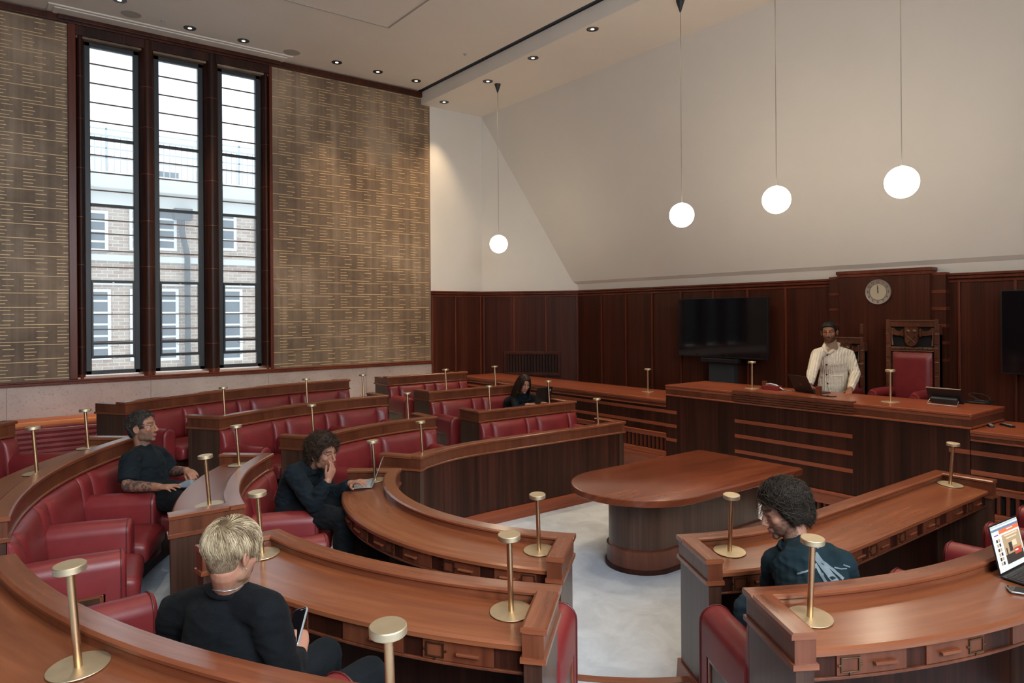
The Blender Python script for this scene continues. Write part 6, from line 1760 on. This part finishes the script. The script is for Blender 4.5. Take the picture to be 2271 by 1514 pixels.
# small things on the speaker's desk
DZ = 1.2385
def onfd(px, py, z=1.2215): x, y = atZ(px, py, z); return Vector((x, y, z))
plain('red_box', (.20, .02, .02), .5); plain('brown_block', (.13, .035, .016), .4)
p = onfd(1712, 864); t = thing('box', 'small dark red box with a curved silver lid on the speaker\'s desk', 'box', p)
mb = MB(); mb.b3(-.05, .05, -.11, .10, 0, .055); mb.build('body', 'red_box', t, bevel=.004)
mb = MB(); mb.tube([(-.0, .08, .062), (0, .03, .070), (0, -.06, .058), (0, -.13, .022), (0, -.17, .008)], [.012, .016, .016, .010, .006], 10); mb.build('lid', 'silver', t, smooth=50)
p = onfd(1696, 862); mb = MB(); mb.b3(-.03, .03, -.022, .022, 0, .10); mb.b3(-.033, .033, -.025, .025, .046, .050)
tag(mb.build('wooden_block', 'brown_block', loc=p, bevel=.003), 'small brown wooden block left of the dark red box', 'block')
p = onfd(1816, 876); mb = MB(); mb.b3(-.03, .03, -.025, .025, 0, .105); mb.b3(-.032, .032, -.027, .027, .052, .057)
tag(mb.build('wooden_block', 'brown_block', loc=p, bevel=.003), 'small brown wooden block at the right corner of the standing man\'s laptop', 'block')
p = onfd(1838, 878.5); mb = MB(); mb.b3(-.035, .035, -.075, .075, 0, .009); tag(mb.build('phone', 'black_gloss', loc=p, bevel=.003), 'dark phone lying flat in front of the standing man', 'phone')
p = onfd(1745, 866); mb = MB(); mb.tube([(0, .07, .004), (0, -.07, .004)], .004, 8); tag(mb.build('pen', 'silver', loc=p), 'thin pen lying on the speaker\'s desk left of the laptop', 'pen')
# touch panel on a wire stand
p0 = onfd(2066, 895); p1 = onfd(2128, 901); dd = (p1-p0); dd.z = 0; dd.normalize(); c = (p0+p1)/2; us = Vector((-dd.y, dd.x, 0)); us = us if us.x > 0 else -us
t = thing('touch_panel', 'black touch panel on a bent metal stand, seen from behind', 'tablet', c)
uz = Vector((0, 0, 1)); M = frame3(Vector((0, 0, 0)), dd, us, uz)
a = 25*D2R
Mt = M @ frame3(Vector((0, .02, .02)), Vector((1, 0, 0)), Vector((0, -math.sin(a), math.cos(a))), Vector((0, -math.cos(a), -math.sin(a))))
mb = MB(); mb.b3(-.17, .17, 0, .17, -.012, 0); xf(mb, Mt).build('panel', 'black_plastic', t, bevel=.004)
mb = MB(); mb.b3(-.13, .13, .01, .075, 0, .045); xf(mb, Mt).build('back_housing', 'dark_grey', t, bevel=.008)
mb = MB(); mb.b3(-.168, .168, .166, .172, -.012, .002); xf(mb, Mt).build('top_edge', 'steel_cable', t)
mb = MB(); mb.tube([Mt @ Vector((-.14, .05, .03)), M @ Vector((-.145, -.075, .006)), M @ Vector((.145, -.075, .006)), Mt @ Vector((.14, .05, .03))], .005, 8); mb.build('wire_stand', 'steel_cable', t, smooth=60)
# coiled cable
c = onfd(2172, 893.5); c.z = 1.2225; pts = []
for k in range(150):
    a = k*.17; r = .095+.016*math.sin(a*.37); z = .006+.012*math.fabs(math.sin(k*.045)); 
    if 60 < k < 98: z += .085*math.sin(math.pi*(k-60)/38)
    pts.append((r*1.0*math.cos(a), r*1.15*math.sin(a), z))
pts += [(-.08, .13, .01), (-.11, .16, .008), (-.13, .15, .008)]
mb = MB(); mb.tube(pts, .0042, 7); mb.tube([(-.13, .15, .009), (-.17, .14, .009)], .009, 8)
tag(mb.build('cable', 'black_plastic', loc=c, smooth=60), 'coiled black cable at the right end of the speaker\'s desk', 'cable')
# remote controls on the right counter
for i, (px, py, rz_, lb) in enumerate(((2196, 944, .5, 'black remote control half hidden behind the speaker\'s desk end'), (2234, 944, .9, 'black remote control lying free on the right counter'))):
    x, y = atZ(px, py, 1.075); t = thing('remote_control', lb, 'remote control', (x, y, 1.0715), rz_, 'remote controls')
    mb = MB(); mb.b3(-.085, .085, -.022, .022, 0, .018); mb.build('case', 'black_plastic', t, bevel=.005)
    mb = MB()
    for a_ in range(6):
        for b_ in range(2): mb.b3(-.07+a_*.022, -.06+a_*.022, -.013+b_*.016, -.004+b_*.016, .018, .021)
    mb.build('buttons', 'logo_pale', t)
